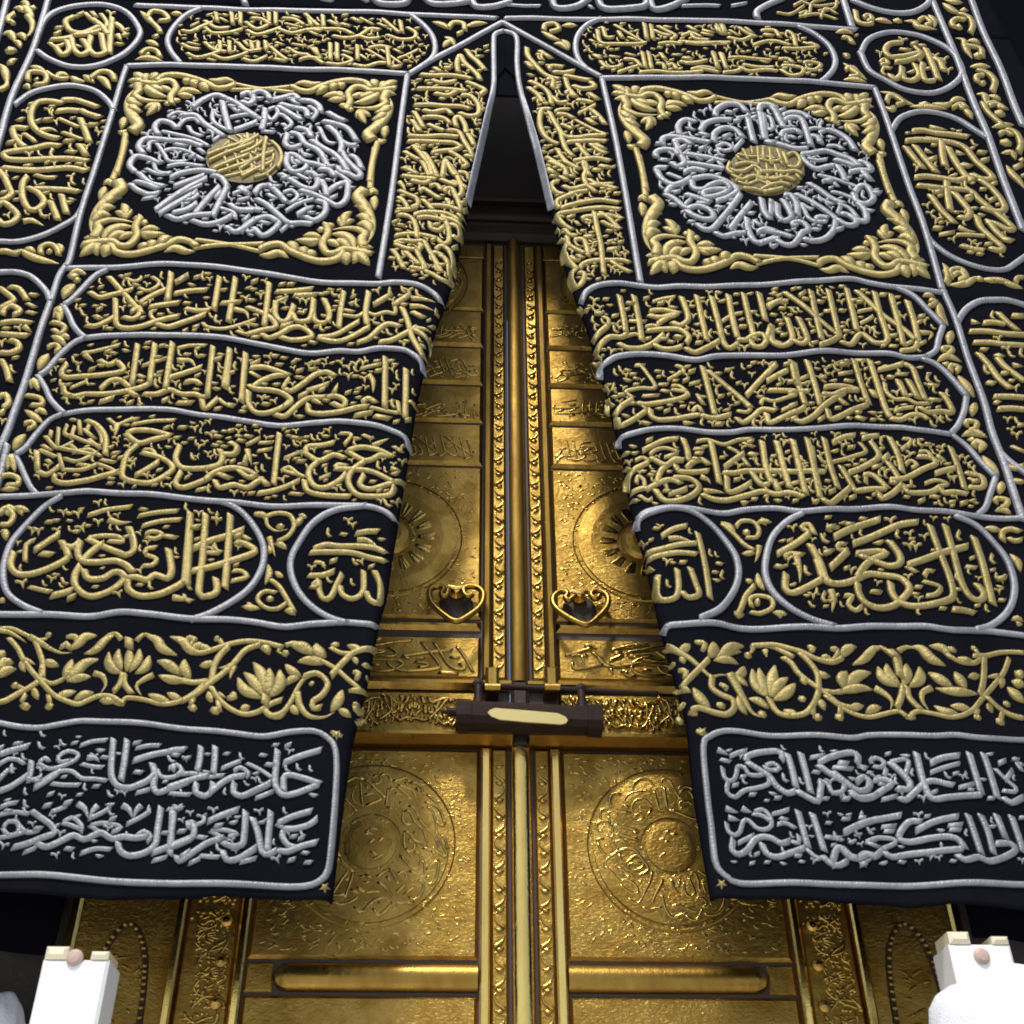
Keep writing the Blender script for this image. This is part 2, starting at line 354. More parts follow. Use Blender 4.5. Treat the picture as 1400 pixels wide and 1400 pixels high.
TRACE = '''
@cartouche_left_1 70,350,5
395,140 440,190 520,280 620,390
265,245 330,280 400,265 470,248 560,225
438,290 440,400 450,470 520,490 620,475 740,435 880,405
300,405 340,430
240,470 300,475 380,440 440,405
n|820,110 800,220 785,310
820,110 795,310
600,320 700,260 790,225
845,180 940,125
840,255 950,235 1070,228
n|720,370 680,380 690,420 720,440
670,345 760,330 880,315
490,415 560,425 600,395 600,350 540,380
720,460 800,480 900,450 1060,390
920,355 1000,370 1090,365
1150,140 1110,370
1260,145 1210,450
1160,320 1300,310
n|1040,455 1060,480 1150,495 1250,480 1400,430
n|1270,510 1330,530 1400,515
t|1250,360 1330,380 1350,430
n|470,130 560,170 600,160 620,140
n|600,215 650,235 700,220 740,180 690,140
m|340,210 215,330 330,360 220,390 250,440 960,190 1000,140 1040,135 1060,280 1350,210 1330,290 990,480 930,320 1130,430 700,490 580,190 560,350 520,130 400,495 1180,230 1070,120 1330,150
@cartouche_left_1 340,350,5
-10,345 80,380 150,420 185,480 100,500 -10,530
140,180 105,480
185,240 300,235 440,220
310,265 470,260
n|165,320 270,280
185,310 180,390 215,440 270,430 310,330
300,390 330,440 400,440 430,400 445,290
445,290 440,400 470,450 540,450
515,290 550,380 540,450
650,240 630,350 615,490
820,240 800,380 810,470
t|690,330 760,290
850,330 980,255
980,335 1110,255
n|640,400 740,410 800,380 860,400 940,380 1000,390 1000,340
480,560 600,580 700,550 830,480
470,550 600,530 760,440
90,530 140,555 220,525 280,490 340,480 400,505 430,550 300,570 220,550
740,590 820,560 900,490 960,460 1040,480
890,585 980,570 1060,530 1150,480
1050,350 1090,450 1120,560 1200,700
t|1110,285 1200,290 1280,310
t|1100,340 1180,340 1270,370
1120,380 1200,420
t|1130,500 1200,540 1240,620 1240,690
t|1140,490 1220,500 1260,540
t|1170,610 1230,640
215,480 300,460
n|650,365 720,380
n|20,550 80,550
m|40,170 30,220 230,190 290,190 530,250 580,250 720,250 740,320 880,240 970,240 1060,230 1090,240 390,310 20,300 80,270 960,520 700,600 440,590 1060,600 1250,480 1250,590 1290,390 1160,255 360,385 560,380 250,350 40,470 880,460 500,490 250,260
@cartouche_left_2 40,450,5
n|360,160 440,150 620,105
740,100 700,380
860,95 820,370
980,90 930,410
600,215 640,280 480,310 340,320 240,325 220,290 260,230
n|1010,130 1100,110 1210,110
n|770,250 940,195
950,330 1050,300 1180,255
t|1010,210 1100,210 1140,260
1255,115 1215,460
1370,130 1330,400
480,410 550,350 620,345 690,400
230,430 300,455 380,440 480,440 600,430 760,395 840,355
230,370 240,430 280,455
n|280,400 340,375 400,350
680,420 740,460
780,440 870,440 960,410 1040,440 1130,440 1180,460 1230,450
480,495 580,465
n|740,310 790,330
n|840,310 900,320
1060,360 1130,350 1170,380
1010,500 1120,500
1180,480 1200,540 1290,470
n|1290,470 1340,510 1400,530
t|380,170 440,220
480,210 540,240 600,215
m|310,210 340,270 430,270 660,140 800,120 910,110 650,490 690,500 760,490 930,480 1150,170 1180,180 1290,200 1310,250 880,190 990,260 1000,370 1150,130 420,495 350,480 220,370 1280,400 1290,540 400,360 870,370 1080,170 1310,330 540,150
@cartouche_left_2 310,450,5
130,160 100,500
20,140 -5,410
160,260 250,255 340,280 430,315
170,400 240,350 330,315 420,310
150,380 200,405 310,415 390,440 440,490 380,530
150,420 150,500 190,560 270,570 380,530 430,490
n|160,290 230,330
n|380,410 400,370 430,330
400,405 440,420 520,370 600,310 680,290 740,320
540,420 700,370
330,580 400,590 480,520 560,470 680,460
560,510 560,560 640,575 780,560 880,535 970,525
t|590,480 660,510
680,460 750,455 810,490 790,530 720,500
n|910,270 1060,235
1085,190 1080,540
t|970,310 1000,350 1000,430
n|980,530 1080,555 1180,570
1225,270 1220,610
n|1170,490 1180,580
870,590 1000,565
1010,590 1120,610
n|1245,490 1280,510 1290,550
t|730,440 760,360
490,460 560,430
n|160,240 230,210
920,500 970,470 1020,500
n|0,510 60,520
m|290,190 330,180 360,240 460,220 620,220 600,240 720,225 780,225 830,260 830,320 880,320 880,240 930,230 900,400 830,430 900,460 1150,240 1170,330 1130,420 1280,430 1160,630 1240,620 500,590 270,510 240,470 490,320 560,250 340,370 200,180 60,250 30,420 110,560 1140,510 650,410 940,340 1040,280 500,280 590,270
@cartouche_left_3 10,550,5
210,470 270,490 360,430
200,330 205,470
n|220,320 330,370 230,330
n|350,350 380,460
330,490 320,530 400,550 540,530 650,500 760,470
540,120 620,160 670,240 670,360
n|600,150 640,220 650,290
n|560,150 540,200
n|490,120 500,220
n|410,150 390,210 430,230
n|350,170 340,300
n|260,230 340,310 450,270
n|420,220 520,260 640,300
n|350,310 460,330 600,360
n|380,380 480,400 620,340
n|450,340 560,320 640,370
n|380,460 500,460 620,420
n|620,420 700,450 770,490
n|640,390 740,410
n|420,280 500,350
n|460,160 430,250
n|300,190 290,240
n|240,290 300,330
n|270,390 300,420
n|480,420 600,440
n|560,250 640,320
n|520,180 600,250
810,215 860,190 980,190 1120,225
810,215 900,275 1000,250 1120,225
900,275 820,350 790,440 790,510 870,540 980,545 1090,490 1130,440 1060,380 920,340
870,500 960,450 1040,400
n|930,320 990,325 1020,370
n|850,150 1000,125 1150,120
1180,290 1150,380 1190,440 1300,450 1400,440
1190,470 1150,550 1200,580 1320,540 1400,500
n|1290,600 1390,580
n|690,110 750,150 830,120 900,110
t|750,150 730,240
m|750,250 740,345 860,410 1100,300 1160,240 1200,170 1280,180 1090,170 1260,245 1310,300 1270,370 1230,510 950,500 1040,460 1110,570 720,180 840,440 870,120
@cartouche_left_3 280,560,5
0,400 100,370 120,310 100,270
120,300 200,300 220,250 170,220
t|270,380 290,270
t|290,270 320,380
510,160 490,320 470,510
n|280,240 380,190
n|370,225 470,220
n|360,280 460,265
n|540,330 660,285
-5,480 80,420 200,395 310,420 350,450
80,430 180,470
230,410 300,460 360,440
70,480 100,530 200,510 290,530 380,480 430,510
380,460 430,520
360,570 470,550 560,520 650,480
690,300 700,250 800,240 890,220
680,290 780,345 880,305 960,330
780,345 710,420 740,510 820,530 920,480 970,430
680,480 700,550 800,580 1000,590
n|520,420 570,390 640,440 690,460
n|540,415 660,450
890,400 1000,405 1140,420 1290,490
970,280 1060,255 1180,270 1290,320
970,280 1100,345 1210,305 1280,320
1100,345 1010,410 980,490 1030,570 1120,590 1260,580 1300,520
890,400 910,375 970,385
1090,440 1060,510 1130,540 1240,510 1300,490 1370,520
n|780,470 860,440
t|1150,245 1240,200 1260,190
n|920,160 1000,170 950,240
n|1080,170 1150,200
n|580,570 670,580
n|1290,250 1350,290
t|1270,400 1350,420
m|40,170 90,180 20,300 180,140 230,150 370,150 300,180 450,180 620,190 620,230 740,190 830,180 660,350 820,380 840,290 430,320 400,400 200,570 320,570 940,540 1130,200 1190,380 1150,490 1300,430 1250,640 1310,640 1350,360 1280,310 250,210 190,350 530,480 660,300 1040,190 1340,270 30,540
@cartouche_right_1 790,370,5
285,170 310,290 330,420
385,170 420,340 440,480
710,180 750,290 750,340 700,370 645,350
815,170 850,330 885,480
915,175 960,340 995,480 1040,525 1105,490
1030,165 1060,330 1095,460
1135,155 1175,330 1210,470
1240,150 1285,340
490,270 580,265 700,290
485,300 560,315 640,300 700,290
540,365 610,320 680,295
470,405 600,395 700,400 760,450 740,495
520,500 580,530 660,530 720,510
280,495 350,525 440,525 520,490 590,430
n|330,445 400,430 440,460
n|170,310 210,330 210,370
100,490 150,420 210,370
120,580 150,510 220,450 300,450 340,425
740,525 800,555 880,525 980,470
1090,465 1150,470 1200,440 1260,430 1290,470 1260,515 1200,510 1185,470
1320,380 1290,470
1330,390 1330,470 1400,500
n|510,210 580,190 670,175
n|985,345 1060,300 1130,285
1300,250 1350,215 1400,195
n|230,310 280,300
n|350,340 470,345
n|460,380 520,370 560,390
m|110,205 220,230 60,270 30,290 100,250 130,365 270,370 260,400 120,280 150,290 230,550 155,600 130,635 360,220 470,185 480,230 570,220 620,220 650,250 770,220 880,220 880,300 800,420 820,450 830,490 690,450 620,450 640,485 790,310 820,360 910,430 960,520 990,200 1080,220 1130,380 1020,420 1140,530 1200,280 1230,370 1350,150 1370,400 960,430
@cartouche_right_1 1050,370,5
115,145 250,240 340,320 460,420
460,420 490,440 430,480 350,505
295,135 330,300 370,470
415,130 450,280 490,440
540,120 580,280 610,410
610,135 700,220 800,310 920,390 1010,470
1030,480 1000,530 900,545
730,145 770,300 820,470 740,490 690,460 650,430 620,440 570,500 500,480
840,160 890,340 930,510
955,205 1000,340 1030,480
-10,240 60,210 140,205
130,320 165,430 160,480 100,510 40,490 20,440 30,370
210,320 270,460 230,495 170,470
n|610,280 680,265 720,260
n|630,360 690,330 720,310
n|380,275 470,265
n|210,170 260,140
n|830,510 890,515
t|1040,420 1120,425 1100,470
m|40,150 80,165 100,255 160,265 180,270 40,300 80,340 80,420 110,435 360,210 390,180 300,370 320,490 410,430 490,170 510,270 540,410 540,360 630,210 650,200 700,400 740,410 790,160 880,230 930,320 1050,310 1070,345 860,440 840,390 970,490 1060,490 260,190 350,150 590,200
@cartouche_right_2 810,475,5
n|320,110 370,170 430,270 330,275 230,300 280,340
n|290,120 360,120
150,470 200,400 280,345
170,480 190,535 280,490 370,430
310,375 370,385 480,370 620,340 650,320
n|540,285 640,300 655,330
n|540,260 590,260 640,295
n|320,370 380,430
400,420 400,460 450,490 560,485 700,460 740,460
n|680,440 720,400 750,440
740,460 840,480 950,455
755,130 800,300 840,460
790,155 880,230 1000,330 1085,410
n|1085,410 1060,440 990,430
1050,330 1140,230 1260,110
1190,230 1260,190 1340,150
n|1150,390 1170,350 1240,365 1330,340 1400,320
1200,290 1290,290 1400,295
990,480 1030,510 1100,470 1160,420 1260,430
1190,450 1210,510 1290,480 1400,430
n|1290,430 1360,400 1400,380
1360,90 1400,260
n|510,220 570,190 610,160
n|570,120 620,140 620,180
n|660,250 740,230
n|720,320 760,390
n|450,250 520,250
n|470,290 530,300
n|340,330 460,325
n|100,400 100,460
n|170,420 250,380 300,380
t|620,515 710,510
840,520 900,520
m|160,170 200,150 230,190 280,180 300,210 240,215 150,270 110,300 160,330 110,250 120,380 200,320 230,460 370,515 450,160 490,180 460,410 510,430 580,440 620,400 640,220 680,160 860,310 880,330 850,270 920,420 930,150 960,190 1000,240 1040,260 1090,185 1160,110 1170,300 1150,330 970,350 990,380 1030,130 1310,230 1330,110 1110,515 1150,515 930,520 820,520 1380,480 1210,120 860,170
@cartouche_right_2 1080,475,5
30,100 60,250 110,390
120,90 180,280 210,400
n|70,215 130,190
-10,300 60,295 140,295
n|-10,330 60,300
-10,450 60,430 110,400
n|-10,400 50,380
230,270 300,260 400,265 480,290
220,310 300,320 380,290 480,290
300,320 340,350 390,390
30,485 80,505 160,470 230,400 300,350 380,300
260,420 280,485 360,460 440,420 540,385
440,85 490,250 540,385
545,85 600,250 650,400 690,480
n|440,85 540,85
600,150 700,130 780,105
780,105 840,140 880,240 930,360
740,220 800,340
810,220 880,350
n|650,240 660,300 720,350 800,350 870,380 960,380
560,290 590,340
690,480 760,490 830,460 900,460 950,490
n|710,435 770,415 850,405
890,405 950,440 1040,435 1110,440 1090,380 1040,310
n|720,180 810,180
n|940,250 1020,260
n|950,350 1040,360
n|190,500 240,470
450,470 520,490
n|330,180 430,165
n|370,220 440,230
m|310,110 320,140 370,110 190,140 230,200 230,220 300,220 100,240 120,260 10,230 150,380 110,440 330,410 460,350 470,440 630,490 690,200 730,310 640,210 950,210 990,290 950,260 970,370 1040,490 1010,490 980,520 850,500 570,440 720,430 650,120 760,170 470,150 1080,310 250,140 350,130
@cartouche_right_3 840,575,5
190,205 280,160 350,130 440,120
470,120 500,200 510,280
n|240,235 280,200 350,185 440,210
250,250 350,300 420,260 480,270
n|340,250 440,220
80,500 90,400 140,330 240,280
n|140,270 200,250 240,280
290,430 320,340 400,280 480,265
420,300 440,340 520,350 650,340
490,330 540,280 600,265 650,300
n|560,140 640,130 750,160 850,130 940,120
660,140 690,280 720,430
750,320 830,260 890,220
n|780,180 850,220 920,310
740,350 820,355 920,340 1100,340 1250,345 1400,340
770,380 780,480 850,470 940,420
940,350 1000,430 1070,430
280,470 340,540 430,545 530,510 580,450 520,395 400,385
220,470 310,420 390,400 460,430
110,500 200,460 240,470
n|170,510 230,545 260,530
370,500 450,480 500,460
n|150,430 160,380 200,400 210,460
600,500 680,535 780,540 900,510 1020,480 1100,500 1200,490 1300,520
1010,140 1040,330 1080,430
1110,140 1160,330 1200,460
1220,130 1270,340 1310,500
1320,120 1370,330 1400,450
1090,400 1130,490
n|540,190 620,190
n|550,220 610,220
n|880,150 960,180
920,220 980,235
n|1210,430 1270,415
t|590,380 640,400 660,430
t|610,480 690,480 760,490
t|870,565 930,545
m|130,170 140,215 240,130 100,290 80,230 90,340 140,550 200,340 250,370 270,350 360,480 370,460 420,170 280,560 590,550 740,250 850,310 980,280 840,400 1010,380 1080,260 1090,240 1190,270 1160,150 1290,260 1340,430 1350,470 1050,540 1120,540 1240,545 930,140 1040,450 940,450 520,240 620,170 560,260 1380,550
@cartouche_right_3 1110,575,5
85,120 130,310 180,460
0,170 20,340 60,530
140,150 220,110 300,95
340,120 400,105 460,100
-10,340 40,345 100,345
n|330,150 370,210 290,240 190,270 90,285 50,240
410,145 460,240 360,310 250,355
n|410,320 480,300
480,270 530,230
530,110 590,230 620,350
530,400 640,390 760,330 850,290 810,250 720,240
n|730,210 790,210 830,260
520,280 570,350 600,400
n|610,200 660,160
n|620,120 680,130 650,180
n|640,300 680,270 720,300 680,320
70,530 130,560 200,510 270,450
200,310 270,430 300,475 400,465 520,465
350,370 420,370 520,460
n|370,360 370,430
460,490 480,530 560,490 620,430
620,430 660,485 760,490 830,480 880,450
n|770,430 850,405 930,430 860,450
880,450 900,490 980,485 1070,500
950,180 1000,310 1050,470
1050,350 1160,380 1170,450 1070,450
n|1070,390 1150,420
840,360 920,335 990,320
t|850,240 900,260 930,290
m|160,100 210,170 270,180 160,200 60,230 250,300 110,410 140,480 90,480 20,550 280,520 320,400 310,380 350,270 430,500 450,210 480,150 500,350 510,370 740,150 810,180 890,190 890,180 950,390 970,400 930,290 1070,300 1090,310 1050,260 1100,540 1040,560 960,555 880,560 850,520 750,545 650,520 690,430 670,230 420,140 470,120 1120,410 560,420 1010,250
@oval_left 0,670,5
95,420 70,500 100,560 180,575 300,545 420,490 475,450
420,345 450,400 470,460
430,380 500,385 550,350
550,340 530,420 560,480 660,490 780,480 860,510 910,560
n|600,325 700,310 800,315 840,350 740,345
600,330 700,380 800,420 860,440 910,410 910,340 880,250
560,490 600,440 660,390 710,360
575,540 600,600 700,600 770,560 820,560 860,600
550,510 510,580 520,660 600,720 690,710 790,660 860,590
860,600 920,590 1000,610 1060,575 1140,600 1170,560 1165,480 1150,400
870,610 880,680 960,720 1080,710 1200,660 1260,620
1300,150 1280,400 1260,640
n|600,170 740,130 900,110
n|945,175 1080,150 1220,140
n|970,245 1100,210 1240,200
230,410 320,350 410,295
n|170,490 180,370 240,340
n|990,440 1000,400 1070,390
n|1000,440 1070,470 1040,510 970,515
n|990,300 1040,280 1110,300 1060,330 1000,320
n|1120,310 1210,325
350,720 430,700 500,680
n|200,660 280,680 350,695
t|740,200 820,220 900,210
280,430 360,440
m|430,155 530,165 470,150 340,215 390,275 520,275 220,280 260,280 670,90 670,220 980,130 350,610 440,620 150,640 490,730 1030,650 810,710 560,260
t|1180,730 1250,740 1330,745
@oval_left 250,680,5
50,100 40,350 25,600
155,110 135,400 110,650 170,670 230,640 225,550
325,115 305,400 285,620
70,345 180,295 300,260 420,215
60,500 200,470 330,430 490,370 440,320 360,300
n|370,290 400,260 460,290
n|160,375 260,380
n|330,570 440,540 400,500 340,500
m|230,160 50,600 90,200 200,350 240,350 30,690 380,260 240,130
@small_oval_left 250,680,5
870,375 1000,370 1150,375 1280,410 1390,440
890,350 980,320 1060,330 1180,330 1300,340 1390,380
t|1190,290 1260,290 1340,340
1180,245 1260,230 1340,230
1310,500 1350,600 1340,720 1280,700 1250,640
1235,500 1230,640 1160,690 1090,660 1075,600
1090,520 1050,600 1010,680 960,690 930,620 930,560
860,530 950,530 1040,500
n|900,440 960,450 960,480
n|880,600 930,560
m|1000,240 1100,250 1160,190 1030,430 1180,440 1220,440 1160,580 1290,470 1360,280 880,480 1000,560 900,610 940,340 1130,160
@small_oval_right 860,690,5
120,390 200,345 320,325 470,335
110,345 220,300 340,270 470,260
t|270,230 350,225 460,265
220,215 300,165 400,140
470,190 520,400 555,640
420,430 460,540 480,610 410,630 360,590
330,440 340,560 320,630 240,650 190,620 195,500
t|200,480 185,600 200,660
m|190,160 150,240 100,280 210,150 140,450 260,390 300,390 370,390 270,540 600,340 620,400 560,330 590,460 600,510 640,480 420,180 170,320
@oval_right 860,690,5
1240,270 1310,400 1345,500 1400,540
1330,500 1220,560 1120,600 1070,570 1075,470
1010,335 1130,270 1240,190
n|1240,190 1180,150 1230,130 1270,200
t|1140,330 1170,450 1170,530
n|1060,360 1100,330 1200,340
m|1120,160 1050,240 1030,420 1160,340 1220,450 1150,400 1260,620 1380,650 1360,320 1340,220 1380,150 1090,370
@oval_right 1120,690,5
-10,380 20,480 70,530 160,535 250,510 340,470 450,480 560,500 620,570 570,640 500,690 400,700 310,660 270,590 265,530
490,530 500,600 550,660 640,690 760,680 880,650 920,610 890,480 830,330 760,140
865,140 920,330 980,540 1040,630 1100,650 1130,610 1080,540
1060,220 1120,400 1190,680
600,410 720,370 860,320 1020,280
n|600,420 670,460
260,500 310,420 370,370 460,330 400,315 250,330
280,340 400,390 480,415 550,400 550,340 480,245
100,220 250,150 420,95
230,265 400,200 550,135 680,115
75,430 150,360 200,310
n|200,310 130,300 140,265 190,270
n|710,520 830,560 800,610 730,620
n|720,490 740,450 790,455
n|170,620 230,620 200,680 250,720 300,690
910,710 1000,720 1070,740
n|350,590 430,600
n|1000,420 1080,430
t|80,580 100,650 90,730
m|70,160 110,150 40,230 60,320 210,130 290,190 490,110 540,200 620,200 720,220 410,250 620,280 660,290 960,210 190,430 220,450 390,590 680,560 1190,370 1220,490 1250,500 1230,590 1250,650 1150,710 40,630 110,640 950,490 1250,510
@floral_band_left 0,850,5
t1|-20,55 60,70 120,100 180,140
t1.2|200,100 260,130 340,180 420,210 490,205
0.9|-10,45 80,45 160,80 240,120 330,175
t1|240,130 310,115 340,90
b1|310,85 350,90
l1.8|470,190 540,140 580,100 660,90
l1.2|400,190 450,150 480,190
b1|450,100 510,100 540,150
l1.6|570,215 650,190 720,120 790,80
t1|830,120 790,80 740,85 680,130
l1.7|1210,225 1110,180 1070,120 990,85
t1.1|930,130 980,85 1050,90
w|880,110 880,180
l1.6|740,200 740,280 780,330 830,345
l1.6|810,180 800,250 830,330
l1.6|880,170 880,260 860,340
l1.6|950,180 940,260 880,340
l1.6|1020,225 990,310 920,350
1.2|840,350 820,420 770,480
1.2|850,350 850,420 900,490
t1.2|640,350 700,370 720,430 680,490
b.8|640,345 670,350
t1.2|1050,360 970,400 930,440 970,510
l2|670,250 580,280 500,350 430,390
l1.7|490,250 470,310 430,390
l1.6|620,370 540,380 450,400
1|270,385 350,420 440,390
l1.8|1070,260 1150,290 1240,360
l1.8|1260,250 1260,320 1300,390
l1.6|1080,360 1160,390 1280,400
1|1240,390 1320,410 1410,400
1.1|60,110 120,180 160,260 220,340 290,420 370,500 480,550 540,560 660,510 760,510 840,560
l1.2|150,250 150,300 170,340
t1.2|160,260 200,270 240,290
1.1|240,130 270,210 290,280 290,380
l1.5|290,260 340,280 400,300
1.2|290,300 270,390 210,440 120,490 30,540 -20,545
b1.2|80,425 120,440
t1|120,440 180,460
l1.2|220,440 240,490 260,530
1|180,490 140,550
b1.3|140,560 200,590
1|330,500 340,560
b1.3|310,570 360,580
l1.5|370,510 450,490 520,470
l1.6|500,540 560,500 640,480
1|830,560 860,520 980,530 1100,560 1220,545 1320,490 1400,420
b.9|770,545 850,565
l1.5|1010,490 1080,520 1170,550
l1.4|1140,480 1190,510 1250,540
1|1330,510 1300,570
b1.2|1290,570 1340,600
l1.6|1160,95 1250,130 1300,190 1400,220
b1|1290,110 1350,120
1|1260,150 1290,110
l1.5|1300,190 1360,160 1400,170
l1.8|-20,250 20,200 30,190
l1.8|-20,330 30,270 90,280
l1.8|-20,380 40,330 110,320
l1.4|740,510 700,530 800,545
@floral_band_left 250,850,5
1.1|-20,120 40,190 120,210 200,190 320,150 440,130 560,140 680,170
b1.1|20,110 80,110
1|40,170 80,130
l1.4|100,180 130,170 200,200
b1.1|215,110 250,115
t1|250,120 280,160 330,160
1.3|320,160 250,230 210,310 190,410 140,440
l1.4|220,270 160,290 110,295
1.2|540,150 430,190 340,290 260,360 180,420 90,490 -10,540
t1.2|340,290 290,310 240,310
t1.2|350,300 330,350 320,390
l1.5|520,170 570,180 590,220
b1.2|680,200 720,225
t1|680,160 650,200 690,220
1|-10,405 80,415 190,405
t1|700,160 770,140 850,170
l2|730,150 820,170 900,220
l2|910,140 920,190 980,240
l1.6|780,270 860,260 960,285
1|880,240 960,270 1060,330 1150,410 1230,480
b1|1130,470 1210,470 1260,495
b1|1160,340 1200,350 1180,400
1.3|1010,370 1070,300 1150,220 1210,190 1320,205
b1|1010,160 1070,150
1|1010,175 1080,210 1150,215
l1.3|1120,155 1190,180 1230,200
l1|1150,240 1180,260 1190,290
l1|1220,290 1260,300 1290,310
b.9|1250,380 1270,400
l1.8|375,375 420,460 540,520
l1.8|415,340 480,400 550,500
l2|480,270 540,360 570,490
l2|590,310 590,400 580,500
l2|660,320 660,430 590,510
w|570,500 560,570
1.1|190,440 240,520 320,590 420,630 520,610 600,560 680,530
b1.2|330,480 350,510 300,520
t1|240,490 300,520
l1.2|170,470 180,510 200,550
b1.3|190,590 250,620
1|240,540 250,610
b1.1|40,570 90,600
1|70,510 50,560
l1.5|390,610 420,590 460,570
t1.2|560,600 600,640 680,620 740,540 790,440 840,380 920,360 980,420 960,490 890,510
1.2|820,370 920,350 990,420 950,500 890,540 890,590 950,580
b1|890,430 870,410
t1.4|780,480 800,570 860,640 960,650 1040,610
l1.9|1090,460 1060,540 1010,610
l1.4|1060,590 1110,620 1150,650
l1.5|700,285 740,330 810,370
l1.4|705,430 740,390 800,380
b1.2|590,640 660,640 700,600
l1.4|740,560 760,600 790,630
b1|1160,560 1210,580
b1|1180,690 1240,670
b.9|1010,750 1090,780
l1.4|1160,560 1200,610 1240,600
@floral_band_right 890,860,5
1.1|1400,540 1290,510 1190,430 1100,370 1010,300 960,230 900,190
t1|980,190 900,150 820,120 700,115
1.1|680,110 830,105 950,130 1050,160 1130,200 1240,225 1320,190
b1|1230,130 1290,140
l1.6|1300,170 1340,140 1400,120
l1.3|1160,200 1200,190 1240,210
b1|1070,115 1110,130 1090,155
1.2|1020,160 1090,230 1140,310 1150,420
l1.4|1120,280 1170,310 1230,320
1.2|1150,420 1120,500 1060,570 970,590 870,570 820,500 810,470
b1.1|1010,465 1060,485
b1.3|1110,590 1170,610
1|1110,510 1110,590
l1.4|1150,470 1170,510 1190,550
b1.3|1270,590 1320,610
1|1300,520 1290,590
l1.4|1040,310 1050,350 1060,380
1|1190,420 1280,430 1400,400
l2|1310,280 1310,350 1330,400
l1.8|695,265 720,380 800,460
l1.8|740,260 760,360 800,460
l2|850,240 830,340 820,460
l1.9|940,325 870,380 830,460
l2|990,365 920,440 840,480
l1.5|670,470 740,490 810,540
l1.5|910,545 950,570 1010,575
t1.2|780,140 790,180 800,185
b1.2|640,175 690,180
t1|700,120 690,150 670,170
l2|430,80 430,140 400,190
l2|640,110 560,120 460,190
l1.6|620,150 540,150 440,200
l1.5|600,235 530,205 430,210
1.2|400,200 320,280 240,360 200,410
t1.3|90,135 200,160 270,200 340,260 410,320 470,310 560,310
l1.6|270,95 230,130 190,150
b1|300,85 370,100 350,150
l1.2|200,180 220,210 230,235
b1.1|185,280 240,290 230,340
l1.3|150,430 210,410 280,430
b.9|130,245 160,255
b1|190,550 230,500
b1|180,600 220,650
1.3|420,320 420,400 490,450 560,480 570,540 520,580 440,570 330,535 270,560
b1|470,370 520,400 500,410
b1.2|450,510 510,530
l1.9|290,395 340,470 410,540
b1|255,570 320,580
t1.8|540,300 590,390 640,480 700,570 790,600
b1.2|740,560 790,600
l1.6|640,250 620,300 570,310
l1.4|560,310 620,350 665,385
l1.6|600,440 620,530 660,580
b1|310,690 380,720
@floral_band_right 1120,860,5
l1.6|230,240 310,200 380,130 440,125
t1|480,160 420,120 360,140
w|480,140 530,190
l1.8|870,245 770,200 700,130 630,115
t1.2|540,150 600,120 680,130
l1.8|405,250 440,330 550,390
l1.8|465,230 480,310 560,385
w|530,180 560,330
l1.9|600,230 600,310 580,385
l1.9|690,250 690,340 620,390
1.3|580,390 560,470 530,540
1.2|600,390 620,470 700,550
t1.3|380,400 450,440 500,490 490,550
t1.4|770,400 710,430 710,490 760,560
1|-10,410 90,430 160,420
l2|360,290 260,320 180,400
l1.8|190,280 170,340 170,410
l1.6|370,410 270,400 130,425
1|40,450 120,510 220,570 340,600 440,580 550,560 600,600
b1|590,600 660,600
1|620,590 680,560 800,580 920,600 1040,560 1120,470 1190,390 1260,300 1300,200
l1.5|200,540 250,530 310,520
l1.6|320,570 380,540 430,530
b1.2|110,590 170,610
1|150,520 150,580
l1.8|750,290 830,340 920,390
l1.9|930,285 970,350 1010,410
l1.6|800,400 900,420 1090,440
1.2|1130,180 1130,280 1120,380 1100,450
l1.3|1100,310 1060,320 1020,325
t1.2|1230,320 1190,320 1150,325
l1.3|1250,310 1250,360 1245,400
1|1050,180 1140,180 1230,160 1320,155 1410,160
l1.5|755,110 850,130 900,200
1|880,170 960,220 1060,230 1120,190
b1|880,125 940,150
l1.4|950,190 1000,210 1060,215
b1|1040,120 1080,140
t1|1070,140 1100,175 1150,180
l1.5|790,520 860,560 960,575
l1.4|900,520 970,530 1040,540
1.2|1150,460 1210,520 1300,580 1410,610
l1.3|1160,500 1170,540 1190,570
b1.1|1260,500 1310,520
b1.3|1210,620 1270,640
1|1260,560 1240,620
b1.1|1060,590 1110,610
1|1090,540 1070,590
l1.8|1290,390 1350,450 1410,500
l1.8|1320,350 1370,370 1410,390
l1.8|1340,280 1380,310 1410,320
l1.7|260,115 200,130 150,190
b1|75,130 130,140
1|140,150 90,215 0,205
@knot_left 250,680,5
t1|490,110 560,130 580,190 640,225 720,210
1|560,130 640,105 730,120 760,190 720,260 640,300
b1.2|640,190 690,200
l1.4|480,105 540,115 590,130
l1.5|760,200 800,150 810,120
l1.2|790,110 830,130 850,130
t1.2|590,270 610,340 630,400
l1.3|620,310 670,320 710,350
t1|600,380 590,330 600,290
l1.4|580,450 590,520 560,590
l1.2|630,500 660,530 690,540
1.1|600,560 660,610 710,690 760,780
1|640,650 560,640 510,690 560,750 640,760 710,720
b1.2|570,690 620,690
l1.4|400,740 460,750 530,755
l1.2|440,710 460,740 480,770
l1.5|690,770 730,770 770,800
@knot_right 860,690,5
1|640,130 720,200 790,270 860,310
l1.5|630,110 690,150 730,200
1|730,150 770,110 850,115 890,170 870,220 800,220
b1.3|780,180 830,190
l1.3|870,120 920,110 980,115
l1.2|910,80 920,110 940,140
t1.2|890,280 880,350 860,390
l1.3|870,320 820,330 770,330
l1.4|880,460 890,530 930,580
l1.2|850,510 820,520 800,500
1.2|860,550 800,620 770,700 740,760
1|840,700 830,640 890,620 970,640 980,700 900,740 830,730
b1.5|860,660 900,665
